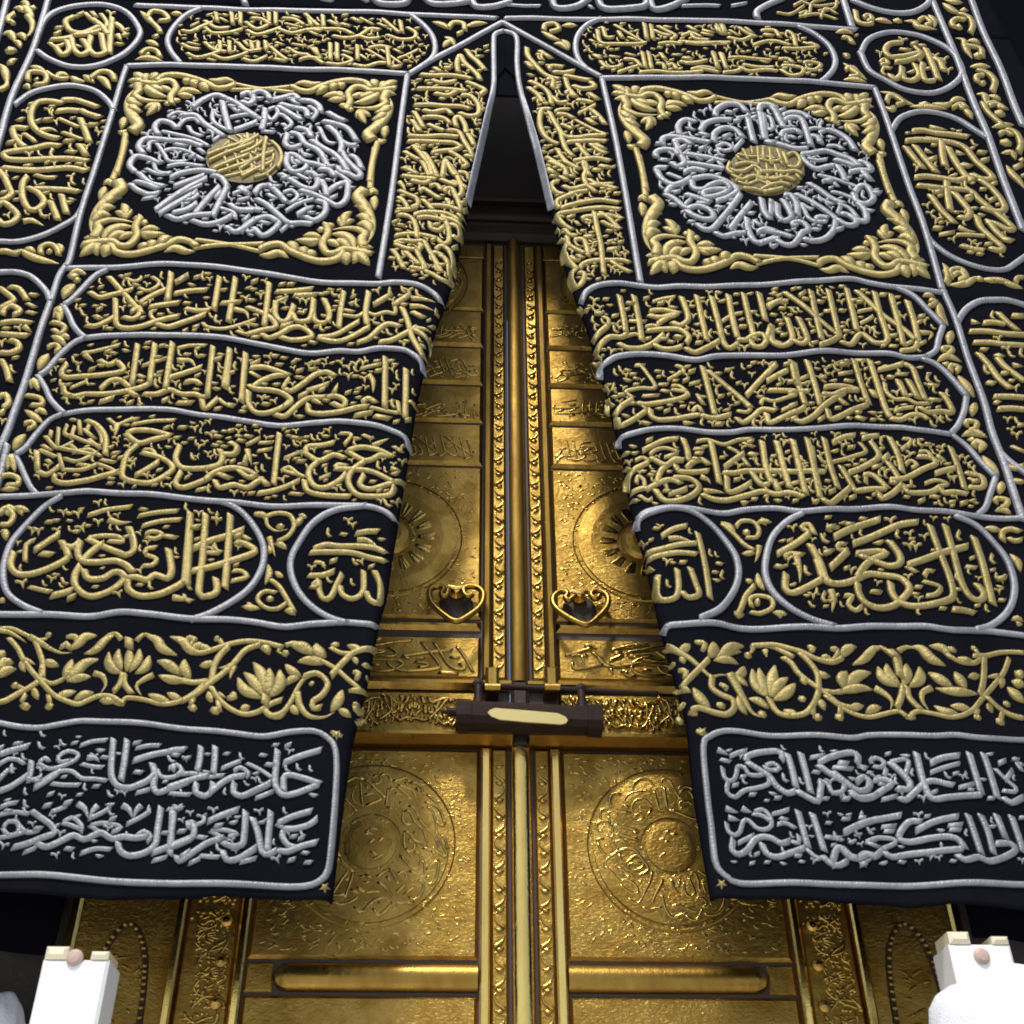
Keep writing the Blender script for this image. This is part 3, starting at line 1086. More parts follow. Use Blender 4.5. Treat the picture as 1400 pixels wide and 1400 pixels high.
l1.3|980,730 1040,740 1085,745
l1.1|1000,720 1030,750 1040,775
l1.5|790,740 750,750 720,720
@sheet_left 0,980,5.385
-10,275 100,240 215,210
-10,545 80,510 200,430
230,320 220,420 200,470
n|200,470 280,450 310,430
n|250,520 340,450 440,400 530,400 600,450 690,455 790,470
250,520 320,480 440,400
n|-10,350 60,310 130,315 180,350
n|-10,460 60,390 110,390
n|280,340 360,380 460,360 560,310 570,270 500,250 430,290 440,330 520,320
n|280,340 330,300 360,330
n|590,210 680,180 790,170
835,160 820,320 820,430 860,500 950,520 1080,470 1140,420
935,165 915,320 890,470
980,320 1150,270 1360,235
n|1000,230 1100,210 1180,210
1120,340 1140,420 1130,510 1160,555 1240,530 1400,470
n|1150,380 1190,440 1280,440 1340,400 1300,350 1240,380
n|1340,410 1400,420
n|1000,560 1110,530
n|380,490 480,500 590,500
n|600,345 680,365 760,370
t|640,300 700,300 730,330
m|300,210 460,190 550,190 740,240 1010,190 1020,405 1260,310 1370,310 710,510 90,380 690,290 1280,570 1340,560 270,470 0,230
n|-10,670 60,640 130,630
n|-10,720 100,700 220,715
230,690 300,740 370,790 400,850 300,890 200,930 90,960
n|20,820 60,770 130,780 130,850 60,870 20,820
n|130,790 200,850 300,830
n|-10,890 100,870 200,840
270,930 340,955 430,920 540,870 620,900 740,850 820,895 910,880 1010,890 1100,870
n|460,780 530,740 600,800 590,850
n|460,780 530,800 600,830
n|660,800 760,780 890,810 820,850
n|660,800 740,850
n|370,700 430,680 500,650
n|650,750 740,710 820,660
n|930,790 1030,740 1110,690
t|570,640 620,670 650,750
t|720,650 680,690 655,750
t|900,650 950,680 975,750
t|1040,650 1000,690 980,750
1185,660 1160,820 1140,940 1060,1000 950,1020 880,980 870,920
1280,690 1260,850 1250,970
n|1230,680 1350,670
1120,1000 1250,950 1400,890
n|1120,1060 1230,1030
n|590,1005 700,970 820,975
n|1000,880 1060,840 1110,880 1080,920
1320,1040 1400,990
n|1380,770 1390,830
n|170,1000 270,960
m|190,640 350,650 500,630 810,640 830,750 1100,680 1340,840 510,970 20,950 440,860 280,820 190,690 60,690 940,870
@sheet_left 230,980,5.385
-10,255 60,240 130,240
240,215 230,320 210,400
345,215 340,330 330,420
-10,520 80,490 200,450 300,430
n|100,420 200,415 290,440 340,435 410,430
n|30,400 60,350 100,390 60,430
210,480 200,550 270,580 320,540 330,480
300,560 400,480 480,440 570,430
n|480,400 530,370 590,410 570,440
490,480 480,550 540,580 640,540 760,480
n|580,340 680,390 770,450
n|390,380 460,350 540,320
805,240 790,400 790,500 840,570 940,560 1120,490
1120,490 1000,450 890,425 850,450 850,550
n|640,600 780,545
845,340 960,290 1130,240
n|10,560 100,570 170,570
m|140,300 430,270 540,290 700,280 890,255 750,350 960,370 1050,380 1070,570 420,550 640,460 70,670
-10,970 90,930 180,880 190,780
n|190,780 150,770 170,820
30,700 20,900 10,1020
n|190,800 260,770 260,730
60,1020 80,1060 160,1010 280,930 400,890
n|310,840 400,830 510,860 440,880
n|310,840 420,900
400,920 460,950 540,940 560,860 570,690
290,770 400,720 520,680
620,740 660,850 690,990 740,1010 800,980
755,690 740,850 730,990
800,980 880,990 980,950 1100,920
400,980 430,1050 520,1040 650,960
n|530,1070 650,1040
800,785 920,730 1060,690
n|800,790 850,820
840,820 940,820 1040,790 1100,745
850,840 840,880 880,940 940,960
n|230,1020 320,1030 380,1030
n|210,880 280,890
n|150,1080 240,1040
m|160,710 250,740 330,690 480,770 670,700 860,690 100,840 370,800 690,770 980,890 800,1050 910,1050 1010,1000 1030,1070 370,960 330,1020 730,750
@sheet_right 940,980,5.385
n|310,290 380,260 440,245
t|220,240 270,260 310,280
n|240,310 320,330
n|260,370 270,440 310,470 350,450 370,370
n|360,360 420,370 450,420 520,430 580,410
n|300,480 290,550 350,590 420,540 520,520 600,490 600,440
440,330 440,290 530,260 660,250 700,280 690,320
440,330 520,380 600,430 660,510 740,560 800,540
n|570,360 630,340 680,380 600,390 570,360
735,270 770,380 800,520
835,265 870,400 910,560
800,540 870,580 960,620 980,540 990,470
n|960,470 1030,490 1070,560 1140,550 1160,480
n|900,300 1010,280
960,340 1060,290 1210,260 1260,290 1250,350
960,350 1060,420 1160,480 1260,540 1330,530 1340,480
n|1080,370 1220,385
n|1110,330 1190,340
n|920,400 980,410
1200,540 1260,590 1340,590 1400,570
m|1290,370 1360,320 1380,450 1050,480 480,570 630,560 1020,600 1170,600 650,390 720,450 420,470
n|1240,490 1290,440 1340,480
t|280,670 330,690 380,700
t|400,670 440,690 480,700
t|300,740 390,760
n|290,780 300,840 350,870 390,840 410,770 450,760 500,810 560,830 620,800 600,720 550,680 490,700
n|480,710 560,730 610,770
n|620,715 690,700 750,680
340,900 330,980 380,1010 440,980 500,900 570,880 640,900 690,930 760,910
n|370,930 430,900 490,870
n|760,910 820,930 820,870
550,930 580,1000 660,1030 760,1000 870,960
815,690 850,820 890,960
920,710 960,830 1010,990
n|870,960 930,1020 990,1050
990,1020 1060,1080 1120,1090 1180,1060
1070,1060 1100,970 1150,970 1200,1020 1260,1040
1160,850 1280,790 1400,750
n|660,790 720,780 800,820
n|680,740 740,760
n|1010,880 1080,890
m|1040,780 1160,750 1290,730 1350,840 1210,920 510,1010 1300,1080 1130,900 770,870
n|1260,1040 1300,1000 1400,1020
n|1310,920 1400,900
@sheet_right 1140,980,5.385
-10,290 60,270 140,260 180,300 170,350
n|-10,370 140,380
n|30,340 110,350
-10,400 80,470 180,540 250,530 270,480 220,440 170,480
n|-10,560 60,550 90,500
130,560 200,600 280,590 360,540 430,490 380,460 290,465
n|260,330 310,300 370,330 350,370 290,360
n|180,360 250,375
n|370,440 390,380
410,330 480,390 560,480 550,530 460,520
n|410,330 530,310 550,350 520,440
610,265 640,400 680,530 730,600 840,590 950,580 1100,570
480,590 530,610 590,560 680,480 750,470 830,490 890,500
n|350,610 470,580
710,340 800,300 930,280
n|710,410 820,370 930,340
1000,265 1040,400 1090,560
1105,270 1150,400 1210,600
n|920,520 1040,490
n|1190,380 1270,460 1340,520 1330,550 1240,540
n|1320,390 1260,470
n|1340,320 1400,360
1250,590 1310,630 1400,590
n|1350,340 1390,400
m|400,270 530,280 690,290 580,410 840,430 950,440 980,430 1240,330 460,470 90,600 660,600 1340,310 140,450
70,850 250,770 500,720
n|-10,890 60,890
-10,1080 30,960 70,980 120,1030 200,1040 250,1010 300,1030 360,980
n|240,920 330,890 440,900 450,930 360,970
n|240,920 340,960
370,990 430,1030 560,1010 740,990 960,970
970,970 930,910 860,880 720,890 560,920 490,900 490,850 560,770 650,770
600,840 740,770 920,730
990,720 1040,860 1090,1010
1085,720 1140,850 1180,1010
1200,720 1270,900
1310,730 1370,900 1400,1000
910,1010 970,1050 1070,1030 1150,1060 1260,1030 1340,980 1300,930 1190,930
n|350,810 460,800
n|370,840 450,840
n|840,800 950,790
n|850,830 940,830
n|-10,1100 110,1070
m|100,750 210,740 270,840 130,920 690,730 790,830 370,1070 630,1070 880,1060 230,1085 20,880 1170,800 1390,740
@medallion_left 160,100,5.832
600,270 680,210 790,170 880,200
880,200 960,240 1030,290 1120,350
840,220 860,320 900,460
n|770,290 760,360 800,410 920,470
n|900,350 1000,330 1100,320
930,450 1020,420 1120,380
n|900,250 960,300 1000,280
500,330 620,330 700,400 850,500
n|480,430 540,370 620,360 660,400
n|570,420 600,470 680,500
n|400,350 470,310 560,320
330,490 300,430 340,380 420,390 480,440
n|360,460 450,480 540,500 640,530 730,580
210,640 170,580 220,520 320,520 420,530 560,540 680,580
n|250,620 260,550 330,540
n|320,560 380,650 420,700 560,700
n|360,620 450,600 560,620 690,690
n|400,740 520,720 690,740
150,790 100,730 150,660 260,680 340,720
170,790 260,870 380,900
n|230,760 330,800 430,790
n|290,700 320,780 430,800
110,880 150,920 250,960 340,950
140,860 230,880 330,920
n|200,1000 320,980
420,830 520,790 660,770 800,790
450,900 560,860 700,810
300,1090 420,1000 560,910 720,830
330,1120 440,1050 600,960
620,1120 720,1000 820,900
760,1140 820,1020 880,900
880,900 830,830 760,810
n|380,1040 500,960 680,880
n|500,1010 600,1000 650,960
400,1130 480,1160 600,1130 760,1120
440,1110 560,1080 640,1030
600,1170 700,1200 820,1180 920,1130
n|640,1060 700,1050
870,1220 940,1260 1010,1230 1100,1160
900,1040 960,1080 1100,1090
n|820,1070 930,1110 940,1160
n|920,960 1000,930 1080,900
n|960,1010 1060,990
n|980,900 1040,920
n|1000,1180 1060,1130
n|560,1000 640,930
n|780,1000 830,930
n|460,560 560,580
n|820,500 760,540
n|650,600 700,640
m|130,640 240,490 590,250 800,320 920,260 680,460 760,480 520,1050 670,1090 820,1230 1060,1270 1040,200 350,680 480,640 600,660 1050,960
@medallion_left 330,100,5.832
-10,170 60,150 100,200 60,240 0,220
80,160 140,140 200,160 230,210
-10,270 60,310 160,370
190,280 180,380 160,450
n|170,460 270,470
240,210 330,190 420,170 460,210
290,260 380,310 480,370
310,240 420,270 510,290 530,350
n|210,290 270,270 290,320 240,370 200,330
n|270,330 330,330 400,400 340,450
n|330,400 370,430
470,210 560,220 620,260 630,310
n|400,210 460,250
n|540,260 600,310 560,370
690,310 760,350 830,380
650,380 750,400 850,440 920,540
690,420 760,480 800,560 790,640
920,570 860,570 800,540
n|620,430 680,540 750,560
370,480 350,560 400,590 480,570
390,470 460,490 510,560 620,620 690,740
440,430 520,450 560,510
560,530 650,590 740,640 800,700 850,780
800,620 850,700 950,800 920,830 860,800 790,780 770,740
870,650 920,680 960,760
370,640 360,720 410,780 490,770 530,730
370,640 430,650 500,700 590,720 680,750
n|430,690 470,720
n|490,640 560,660
310,800 400,850 480,900 570,920 610,870 580,800 510,790
n|390,760 460,810 540,850
620,760 700,770 740,820
640,850 670,920 680,980
690,940 760,890 850,860
470,930 570,960 660,1000 760,1050 830,1010 850,920 850,860
n|700,1000 770,970
n|740,780 820,830 870,870
-10,910 60,960
210,880 280,940 360,1030
100,960 150,900 220,890
n|210,960 280,1000
120,1000 210,1050 300,1130 380,1190 480,1190 570,1200
-10,1090 80,1080 170,1090
n|330,950 400,930 450,980 390,1030 330,1000
n|350,1100 430,1050 500,1020 580,1000
510,1140 580,1170 660,1120 670,1040 600,1010
440,1130 520,1080 570,1070
-10,1260 60,1190 140,1150 220,1140 290,1180
100,1230 170,1290 260,1240 310,1180
n|150,1180 230,1200
n|370,1210 310,1260
m|680,1080 880,910 560,450 610,520 500,640 420,700 620,820 250,850 280,900 80,1260 350,830 720,740 420,210 560,1110 470,1010 150,200 900,600
@medallion_centre_left 160,100,5.832
720,650 850,600 980,560 1080,520
730,700 860,640 1000,590 1100,550
760,760 900,700 1060,640
800,790 950,740 1090,690
n|890,510 1000,570 1100,640
n|960,490 1080,580
n|860,820 1000,790 1090,760
n|900,560 860,640
n|1000,520 960,620
n|940,640 1000,820
n|850,650 900,790
n|1050,490 1030,600
n|1060,640 1080,790
n|830,600 900,540
@medallion_centre_left 330,100,5.832
-10,580 60,540 140,490
-10,640 90,600 170,540
-10,760 80,700 170,650 260,620
0,820 120,760 250,700
200,510 180,620 170,780
240,540 300,600 320,680 290,750
n|20,500 90,560 150,620
n|0,560 100,640 220,700
n|0,690 130,760 220,820
n|100,830 200,800 270,740
n|50,480 40,600
n|110,480 80,580
n|130,530 110,650
n|60,640 120,740
n|260,640 230,760
n|150,560 240,570
@medallion_right 880,120,6.089
600,240 610,180 700,130 800,140 860,200
470,360 520,290 620,260 740,260
470,370 550,400
n|770,250 870,230 870,200
870,250 890,340 920,450
970,200 990,320 1010,430
960,200 980,140 1060,140 1100,170
1020,440 1100,460
n|890,250 960,230
590,450 590,380 660,330 760,340 830,410
n|600,490 680,460 740,500 670,520 620,500
n|830,430 750,520
n|680,400 720,430
300,390 290,310 350,260 440,280
160,480 160,420 220,400 320,410 440,430 560,450
270,460 260,440 330,430 400,470
270,460 300,540 340,620 280,650 240,620
110,580 100,540 160,510 260,520 290,560
n|130,590 220,600
330,540 450,560 570,580 680,610
340,620 450,630 570,650 680,670
n|620,600 660,660
n|400,540 480,600
n|560,580 600,600
100,680 120,660 200,660
110,680 150,750 240,800 330,780 400,740
n|200,710 280,740 320,760
330,700 420,670 520,690
180,880 230,820 320,790 420,750 540,730 640,750 740,800 780,850 720,900 600,940
400,770 420,830 500,840 570,800 660,780 720,820 680,870 580,900 510,900 510,860 600,840 700,840
180,880 260,920 330,980 380,1000
350,880 450,910 560,950
n|330,980 400,920
360,1000 460,980 560,1020 580,1080 510,1090 420,1060 360,1020
n|440,950 560,960
450,1130 500,1170 570,1170 640,1100 740,980 810,880
720,1180 800,1070 900,950
600,1200 670,1230 760,1210 860,1200
n|600,980 680,1000
n|700,960 760,980
860,1080 880,1200 940,1280 1020,1270 1100,1240
n|870,1040 930,1040
n|1000,960 1010,1050 1060,1080
n|1060,950 1060,1060
940,1200 1020,1170 1100,1190
n|920,1100 980,1150
m|500,200 430,230 890,140 570,170 400,320 400,390 330,490 490,500 560,530 640,540 240,560 560,600 130,460 240,370 150,810 280,860 250,970 400,1110 850,1280 820,1150 700,1100 640,1000 620,720 910,1130 720,200 780,270 690,400 1070,1310
@medallion_right 1040,120,6.089
0,150 60,130 120,180 160,260 200,330
20,210 30,330 40,430
80,440 180,470 290,500 400,500
n|50,230 90,260 100,340 60,340
180,230 260,200 350,210 410,250
190,270 270,240 340,260 380,350 420,480
170,410 200,360 300,350 330,380
n|170,430 250,400 290,420
n|400,340 470,330 540,350 480,370
420,390 480,410 500,460
550,340 640,370 730,430 790,520
n|550,480 630,480 690,510
n|560,400 620,420
330,550 420,540 540,520 640,550 750,590 830,650
330,560 400,630 470,670 560,650 620,640
n|400,580 470,600 560,590
620,590 720,620 800,650
820,600 890,630 920,680 820,680 730,700
850,690 920,770
640,640 690,720 710,780
n|480,720 600,750 720,790 830,830
780,870 840,810 900,830 940,920 880,960 800,940 780,880
400,790 500,850 600,920 700,960
n|510,780 580,760 640,820
n|590,860 680,880 780,920
n|480,910 560,950 610,970
290,880 400,930 500,990 600,1060 640,1100
820,960 870,1020 880,1100 820,1100 740,1060
640,1090 700,1130 770,1140 800,1110 740,1060 670,1040
n|650,960 740,1000 810,1080
n|670,980 640,1050
10,920 30,1020 80,1090
n|90,930 110,1040
140,960 150,1060 200,1100 260,1070 220,980 190,930
190,890 250,890 300,960 310,1060
n|340,960 400,1000 440,1010
n|350,980 400,1080 470,1110 560,1110
450,1090 500,1070 570,1080
630,1100 610,1180 540,1250 440,1270 360,1250
250,1140 310,1110 370,1130 400,1180 330,1200
-10,1180 80,1190 180,1210 270,1240
130,1260 200,1300 270,1300 310,1260 350,1200
-10,1290 90,1260 160,1250
n|430,1170 500,1180
m|180,180 470,280 510,310 70,320 260,300 420,590 570,770 960,840 970,870 910,1020 660,1170 360,1300 120,1310 290,1140 500,920 560,950 330,830 380,880 220,420 860,890 440,960
@medallion_centre_right 880,120,6.089
n|780,550 880,570 1000,570 1100,590
760,640 860,620 960,640
n|830,510 870,600
n|900,490 910,560
n|950,490 960,640
n|1000,490 990,600
n|1050,500 1060,640
700,660 760,690 840,690 930,650 1000,700 1090,690
740,720 820,760 920,730 1000,760 1100,740
n|790,780 870,800 960,770 1040,800 1100,790
830,830 920,840 1020,860 1090,840
n|870,730 850,800
n|960,690 940,780
n|1020,740 1040,840
720,620 700,680 750,720
n|800,600 780,560
n|900,640 980,740
n|760,780 820,720
@medallion_centre_right 1040,120,6.089
n|-10,590 80,610 170,600
n|20,500 30,600
n|80,500 100,640
n|140,510 180,640
220,560 280,540 330,600 300,660 230,650
190,540 230,650
-10,700 90,690 180,700 290,690 350,720
-10,740 100,760 200,740 290,770
0,850 80,810 170,790 250,810
20,870 110,850 190,830
n|50,630 60,760
n|120,640 140,750
n|170,680 170,790
n|240,680 210,760
n|300,720 330,760
n|60,780 140,830
@corner 845,240,5.833
1.3|165,-160 200,0 220,170
l1.3|160,200 195,175 235,210
l1.5|180,210 195,260 195,325
t2.4|265,180 320,240 260,320 220,420 225,520 270,600
l1.9|355,300 290,310 230,380
l1.9|345,380 280,390 225,450
l1.9|345,450 270,450 225,520
l1.6|375,345 430,400 455,480
l1.3|355,410 420,440 470,470
l1.2|470,390 470,430 455,480
t1.9|300,640 310,570 280,530 340,490 440,485 550,500
1.5|580,460 575,540 620,620 590,690 520,690 460,660 370,665 240,690
b1.2|520,460 580,480
b1.2|590,490 650,520
l1.8|370,660 390,590 460,545 550,535
l1.6|400,650 470,600 550,600
l1.4|480,640 530,610 600,590
l1.4|220,630 300,640 380,660
l1.8|260,780 320,720 380,670
l1.6|235,695 300,680 370,670
l1.7|390,770 360,720 370,660
l2|440,780 440,730 400,680
l1.5|620,570 680,560 770,560
l1.5|620,580 720,610 830,600
l1.2|640,590 690,620 740,640
1.5|450,680 520,740 640,760 760,740 870,700 950,650 1040,660 1120,700
l1.8|690,670 710,700 720,740
l1.9|780,650 770,700 780,735
l1.9|890,620 850,660 830,710
l1.5|890,750 960,720 1050,740 1120,730
1|1100,710 1250,680 1420,665 1600,655
@band_left 515,60,7.777
870,300 855,200 890,120 940,200 1060,310 1100,380
960,60 1000,120 1080,190 1150,270
470,320 600,330 800,330 940,350 1010,370
430,470 600,470 800,480 960,500
590,380 700,410 850,390
620,520 760,540 860,490
900,540 1000,550 1080,640 1080,740 980,760 880,730
960,400 1060,440 1150,490 1090,540
400,645 560,640 740,655 900,660 1000,690
500,700 600,720 740,700 800,750
480,780 600,770 720,790 790,850
850,880 830,800 880,770 940,860 950,950
550,850 640,890 720,920
750,910 870,930 930,1030 1020,1190 940,1180
340,970 500,980 700,970 880,985
330,1030 500,1030 700,1040 830,1050 910,1100
400,720 450,800 500,890
380,810 420,870 460,930
580,1150 700,1130 820,1120 920,1090
780,1140 880,1200 960,1280 900,1300
500,1150 560,1230 640,1390
400,1090 480,1180 560,1290 590,1400
700,1400 730,1240 800,1350 840,1400
970,950 1000,1000 1040,1080
300,1140 380,1190 460,1230
280,1310 360,1340 440,1380
380,1080 500,1120
620,250 690,300
m|690,220 760,250 450,380 440,550 540,600 980,620 1060,830 1080,130 1050,90 350,930 580,1080 650,1060 300,1230 820,1240 760,1200 1030,950 900,1240 480,900 1090,550 540,530 700,580
@band_left 515,220,7.777
270,150 400,170 540,180 640,190
370,200 500,230 580,200
650,170 580,60 520,-60
690,180 720,60 740,-20
560,160 520,60 480,0
760,20 840,130 900,270 900,350 840,380
680,190 780,230 860,260
800,210 900,250 970,300
870,110 960,130 990,210
720,330 740,290 800,290 830,350 870,430 890,520 800,490 700,470 560,470
750,400 780,460 820,440
450,320 500,290 580,340 680,400
560,260 640,250 690,310
490,410 540,450 600,520
240,310 330,350 420,390 440,460 360,490
240,380 300,440 340,520
210,510 340,510 440,480
220,570 300,570 380,610 420,700 430,820
390,570 500,540 640,540 760,560 880,630
690,590 800,620 910,700
430,600 540,590 660,610 720,640
570,650 580,710 660,730 720,690
700,570 740,650 770,760 760,860 700,870
870,560 920,620
780,660 880,720 880,830 800,790
190,790 300,770 420,770 540,790 640,820 700,880
180,870 260,840 400,850 500,850 560,950 620,1050 690,1180
200,880 300,920 420,940
430,960 480,890 440,880
420,940 470,1040 520,1140 440,1140 360,1120
480,1050 520,1160 600,1200 700,1260 790,1310 790,1230
620,940 690,900 760,940 800,1010 820,1100 810,1200
680,1000 740,1050 770,1150 780,1250
170,940 220,1010 290,1140
310,960 390,1040 460,1100
600,960 660,980 700,1000
t|240,220 280,260 310,320
m|330,60 300,80 370,90 420,120 350,250 260,680 230,720 200,640 260,870 170,1030 200,1140 310,1090 830,920 640,670 500,690 920,450 640,1140 580,1030 700,1100 610,830 540,310
@band_right 700,60,7.777
160,40 170,120 250,220 340,310 420,350 510,370
300,70 420,150
160,190 230,260
390,270 430,230 550,240
440,290 550,300 670,280
190,390 280,430 370,490 410,560 420,640
370,370 440,380 430,470
570,360 600,460 680,560
560,330 660,350 760,370 840,380
650,440 760,470 880,450 840,400
180,460 280,540 330,620
440,560 500,620 600,610
820,520 920,590
690,590 780,600 860,620
420,690 330,690 300,760 300,860 350,970 440,1040 500,1060
400,720 440,800 510,920 540,1020 580,1120 650,1190
480,740 580,750 660,790
n|660,795 780,860 900,920 1010,960
840,690 920,760 990,850
800,790 890,850
530,850 600,880 640,900
500,900 560,970 680,990 830,970 1010,960
580,1040 700,1030 860,1020 1010,1030
700,1060 760,1140 820,1200
840,1060 930,1130 1010,1160
480,1110 540,1210 620,1280 730,1330
360,1200 470,1260 560,1320 580,1400
650,1240 780,1220 900,1210 1050,1240
760,1260 780,1330 830,1400
370,1330 460,1380
930,1290 1050,1310
860,1330 960,1340
890,1060 990,1120
560,520 620,500 650,560
n|450,720 520,690 620,690
n|700,740 800,690 890,640
m|330,130 290,110 200,320 270,400 300,520 500,440 520,520 700,490 560,650 640,650 770,730 650,850 740,890 400,800 430,960 370,1090 420,1130 480,1190 680,1120 830,1130 690,1280 460,1310 920,1180 880,780 240,580
@band_right 710,220,7.777
320,0 410,40 490,90 490,160
480,0 560,40 640,80
690,0 720,80 690,160 720,250 820,330
290,80 400,140
440,160 520,210
740,190 830,240 1000,240
480,350 400,330 340,280 350,230 430,210
470,260 560,290 700,260 860,250 1040,290
430,500 390,460 400,420 480,380 600,330 740,310
440,500 560,460 700,430 860,410 1070,440
390,600 400,570 500,540 680,510 880,490 1080,510
390,600 470,670 570,730
660,620 700,590 800,580 950,570 1100,610
860,540 950,600 1050,700
800,540 830,720 870,900 900,1200
n|600,640 640,680
480,720 540,780 620,790
510,800 520,880 600,930 700,980
480,1120 470,960 510,880
580,830 680,830 720,920 730,1010
480,980 520,1060 620,1150
640,1140 700,1080 820,1050 980,1050 1100,1050 1180,1080
620,1150 560,1180 550,1280 610,1340 680,1270 690,1190 630,1180
540,1010 620,1070
980,1060 1080,1130 1190,1180
930,940 1080,920
n|500,600 600,570
n|700,620 780,640
880,640 980,690 1080,720
680,800 800,800
m|430,90 360,160 560,150 600,100 870,170 960,130 1000,60 760,360 930,350 1040,340 620,380 430,770 460,850 620,880 660,1020 560,960 780,880 780,960 920,790 970,850 1080,860 1050,980 1120,1000 980,1140 790,1190 740,1150 640,1230 1050,790 960,740 680,740 740,670 1020,650
@capsule_left 180,0,5.3846
370,220 430,230 520,190 600,160
540,150 620,200 720,200
540,200 600,240 720,235 820,210
735,90 745,180
800,90 800,180
620,90 630,160
840,160 920,210 1010,180
850,220 920,250 1010,230 1100,200
1010,90 1010,170
1060,90 1060,180
880,130 960,140 1020,180
1080,210 1180,240 1300,215 1400,225
1110,130 1200,140 1270,180
1280,100 1330,150 1380,190
n|430,190 500,160
n|550,110 600,100
n|860,90 940,110
n|1130,170 1260,200
n|1180,110 1240,130
n|650,130 710,160
n|1310,230 1380,260
410,390 480,420 580,400 660,370
370,320 430,350 500,360
540,310 600,360 700,380
650,300 650,380
720,300 720,390
590,400 680,430 780,410 860,380
820,430 900,450 1000,410
780,310 850,370 960,360
880,300 890,370
930,300 930,370
985,300 990,370
1020,340 1090,400 1150,440
1150,350 1220,390 1300,400
1230,440 1300,420 1400,430
1050,430 1140,450
1330,350 1390,420
n|410,310 500,330
n|560,430 620,445
n|830,300 860,340
n|1060,310 1120,330
n|1180,320 1300,340
m|480,220 690,110 770,140 960,90 1150,90 1220,170 470,300 590,320 620,350 770,360 1010,330 1120,370 1340,310 1260,340
@capsule_left 420,0,5.3846
-10,220 60,210 160,210 260,215 340,250
115,110 120,200
10,120 30,190
190,260 280,275 380,260 460,210 540,215
380,260 450,280 540,275
330,130 400,160
n|390,130 490,180
560,140 620,190 680,240
685,150 700,240
590,255 680,285 780,280 800,240 740,200
160,150 240,190
250,170 320,190
n|420,200 500,230
n|520,170 600,200
n|800,260 830,295
-10,400 60,430 120,465
170,315 170,440
220,315 220,440
60,350 80,410
140,460 240,470 330,440 260,400
370,330 370,440
340,470 430,485 520,460 590,460
n|390,400 450,440
n|440,360 580,440
n|550,365 700,470
590,340 605,490
450,350 540,335 620,350
620,490 700,480
n|660,430 740,400 820,360
n|640,360 700,390
n|0,350 50,330
n|260,370 330,390
m|70,170 200,120 220,150 540,150 480,240 300,340 410,350 680,350 750,430 280,110
@capsule_right 740,0,5.3846
415,220 440,310 560,320 700,320 780,310
455,200 480,270 540,270
570,230 600,280
n|540,180 640,240 760,310
760,170 780,290
810,180 825,290
830,220 900,250 960,260
860,320 950,310 1040,320
860,190 920,220 990,260 950,290
1010,300 1130,310 1250,310 1380,320
1030,260 1110,240 1180,270
1080,190 1150,230
1190,220 1270,240
1330,180 1350,250
1290,190 1310,240
n|640,270 720,300
n|360,290 400,310
n|900,190 960,200
440,450 480,490 560,490 600,470
390,400 440,430
560,530 650,500 720,480
610,430 690,440 740,490
745,380 770,500
790,380 815,510
850,460 900,470 910,510
930,480 970,470 1000,510
720,530 850,520 950,530 1080,530 1200,520
1020,450 1100,460 1200,450
1040,420 1120,430
1100,510 1200,490 1290,510
1270,380 1300,500
1330,390 1365,510
880,390 920,440
n|960,400 1040,400
n|620,390 700,410
n|500,410 580,420
m|470,230 660,200 700,220 580,190 880,270 1000,200 1240,190 430,410 520,450 660,520 840,420 960,440 1180,420 1150,390
@capsule_right 940,0,5.3846
20,230 60,280 160,290
220,180 250,250
260,180 280,240
-10,310 100,320 220,310 320,310
300,270 400,290 480,260
380,200 440,240 510,270
480,330 580,300 660,300 760,330
540,220 640,220 680,270
560,250 640,260
740,225 780,260 800,340
700,350 800,355 880,350 960,340 900,310
n|850,310 950,330
n|100,240 190,260
n|310,220 380,260
n|430,200 480,240
190,390 230,500
245,390 290,510
-10,460 60,460 150,440
50,500 150,510 240,530
260,530 360,520 420,490
380,490 460,520 580,510 670,520
410,470 520,490 640,490
300,420 400,420 500,430 620,440
670,430 740,430 780,460
690,510 760,550 840,540 850,500 760,480 690,480
850,500 940,510 980,470 900,450 850,460
n|20,530 100,540
n|530,440 600,460
m|330,190 590,200 700,240 110,200 20,430 100,420 330,450 640,420 830,450 720,500 880,480
@top_oval_left 0,0,6.364
640,140 570,180 610,260 720,280 850,230 900,240
800,160 880,220 940,300
640,300 750,290 880,260
n|880,120 930,200 900,260
975,150 960,300 950,460
880,290 900,400 910,450 830,470 770,410 790,310
620,320 640,420 700,470 770,430 720,340
480,400 540,470 600,430 580,350
440,340 560,330 640,310
n|430,370 480,400 560,380
n|740,110 800,170
n|800,100 840,150
t|1000,200 1060,240 1110,330
t|1020,300 1060,350
m|520,240 500,290 660,140 700,120 960,120 1090,250 1090,300 1040,380 680,390
@side_oval_left 0,110,5.833
500,180 400,160 300,170 250,240 250,330 300,400 380,440 470,460
490,150 600,150 700,180 780,210
450,240 550,230 640,240
640,230 700,260 800,290
t|310,400 400,380 460,400
220,380 130,370 100,390 130,470 200,530
n|190,420 250,460 280,490
480,520 380,510 250,540 100,560 30,580 60,620 200,630 400,620 560,620 700,640
20,690 150,705 300,710 480,695 580,695 690,720
-10,710 40,780 70,850 90,900 40,940 -10,950
-20,990 30,970 110,1030 140,1080 90,1130 20,1140 -20,1100
220,760 180,820 180,930 230,1020 300,1020 350,960 300,890 220,850
260,860 400,860 550,870 630,885
640,300 680,400 710,490
630,510 690,600
400,960 440,1050 460,1110
490,910 510,990 530,1060
n|280,750 360,770 450,770
t|180,1120 250,1110 350,1150
n|500,410 580,440 660,470
n|470,300 560,340 630,370
n|530,560 610,570
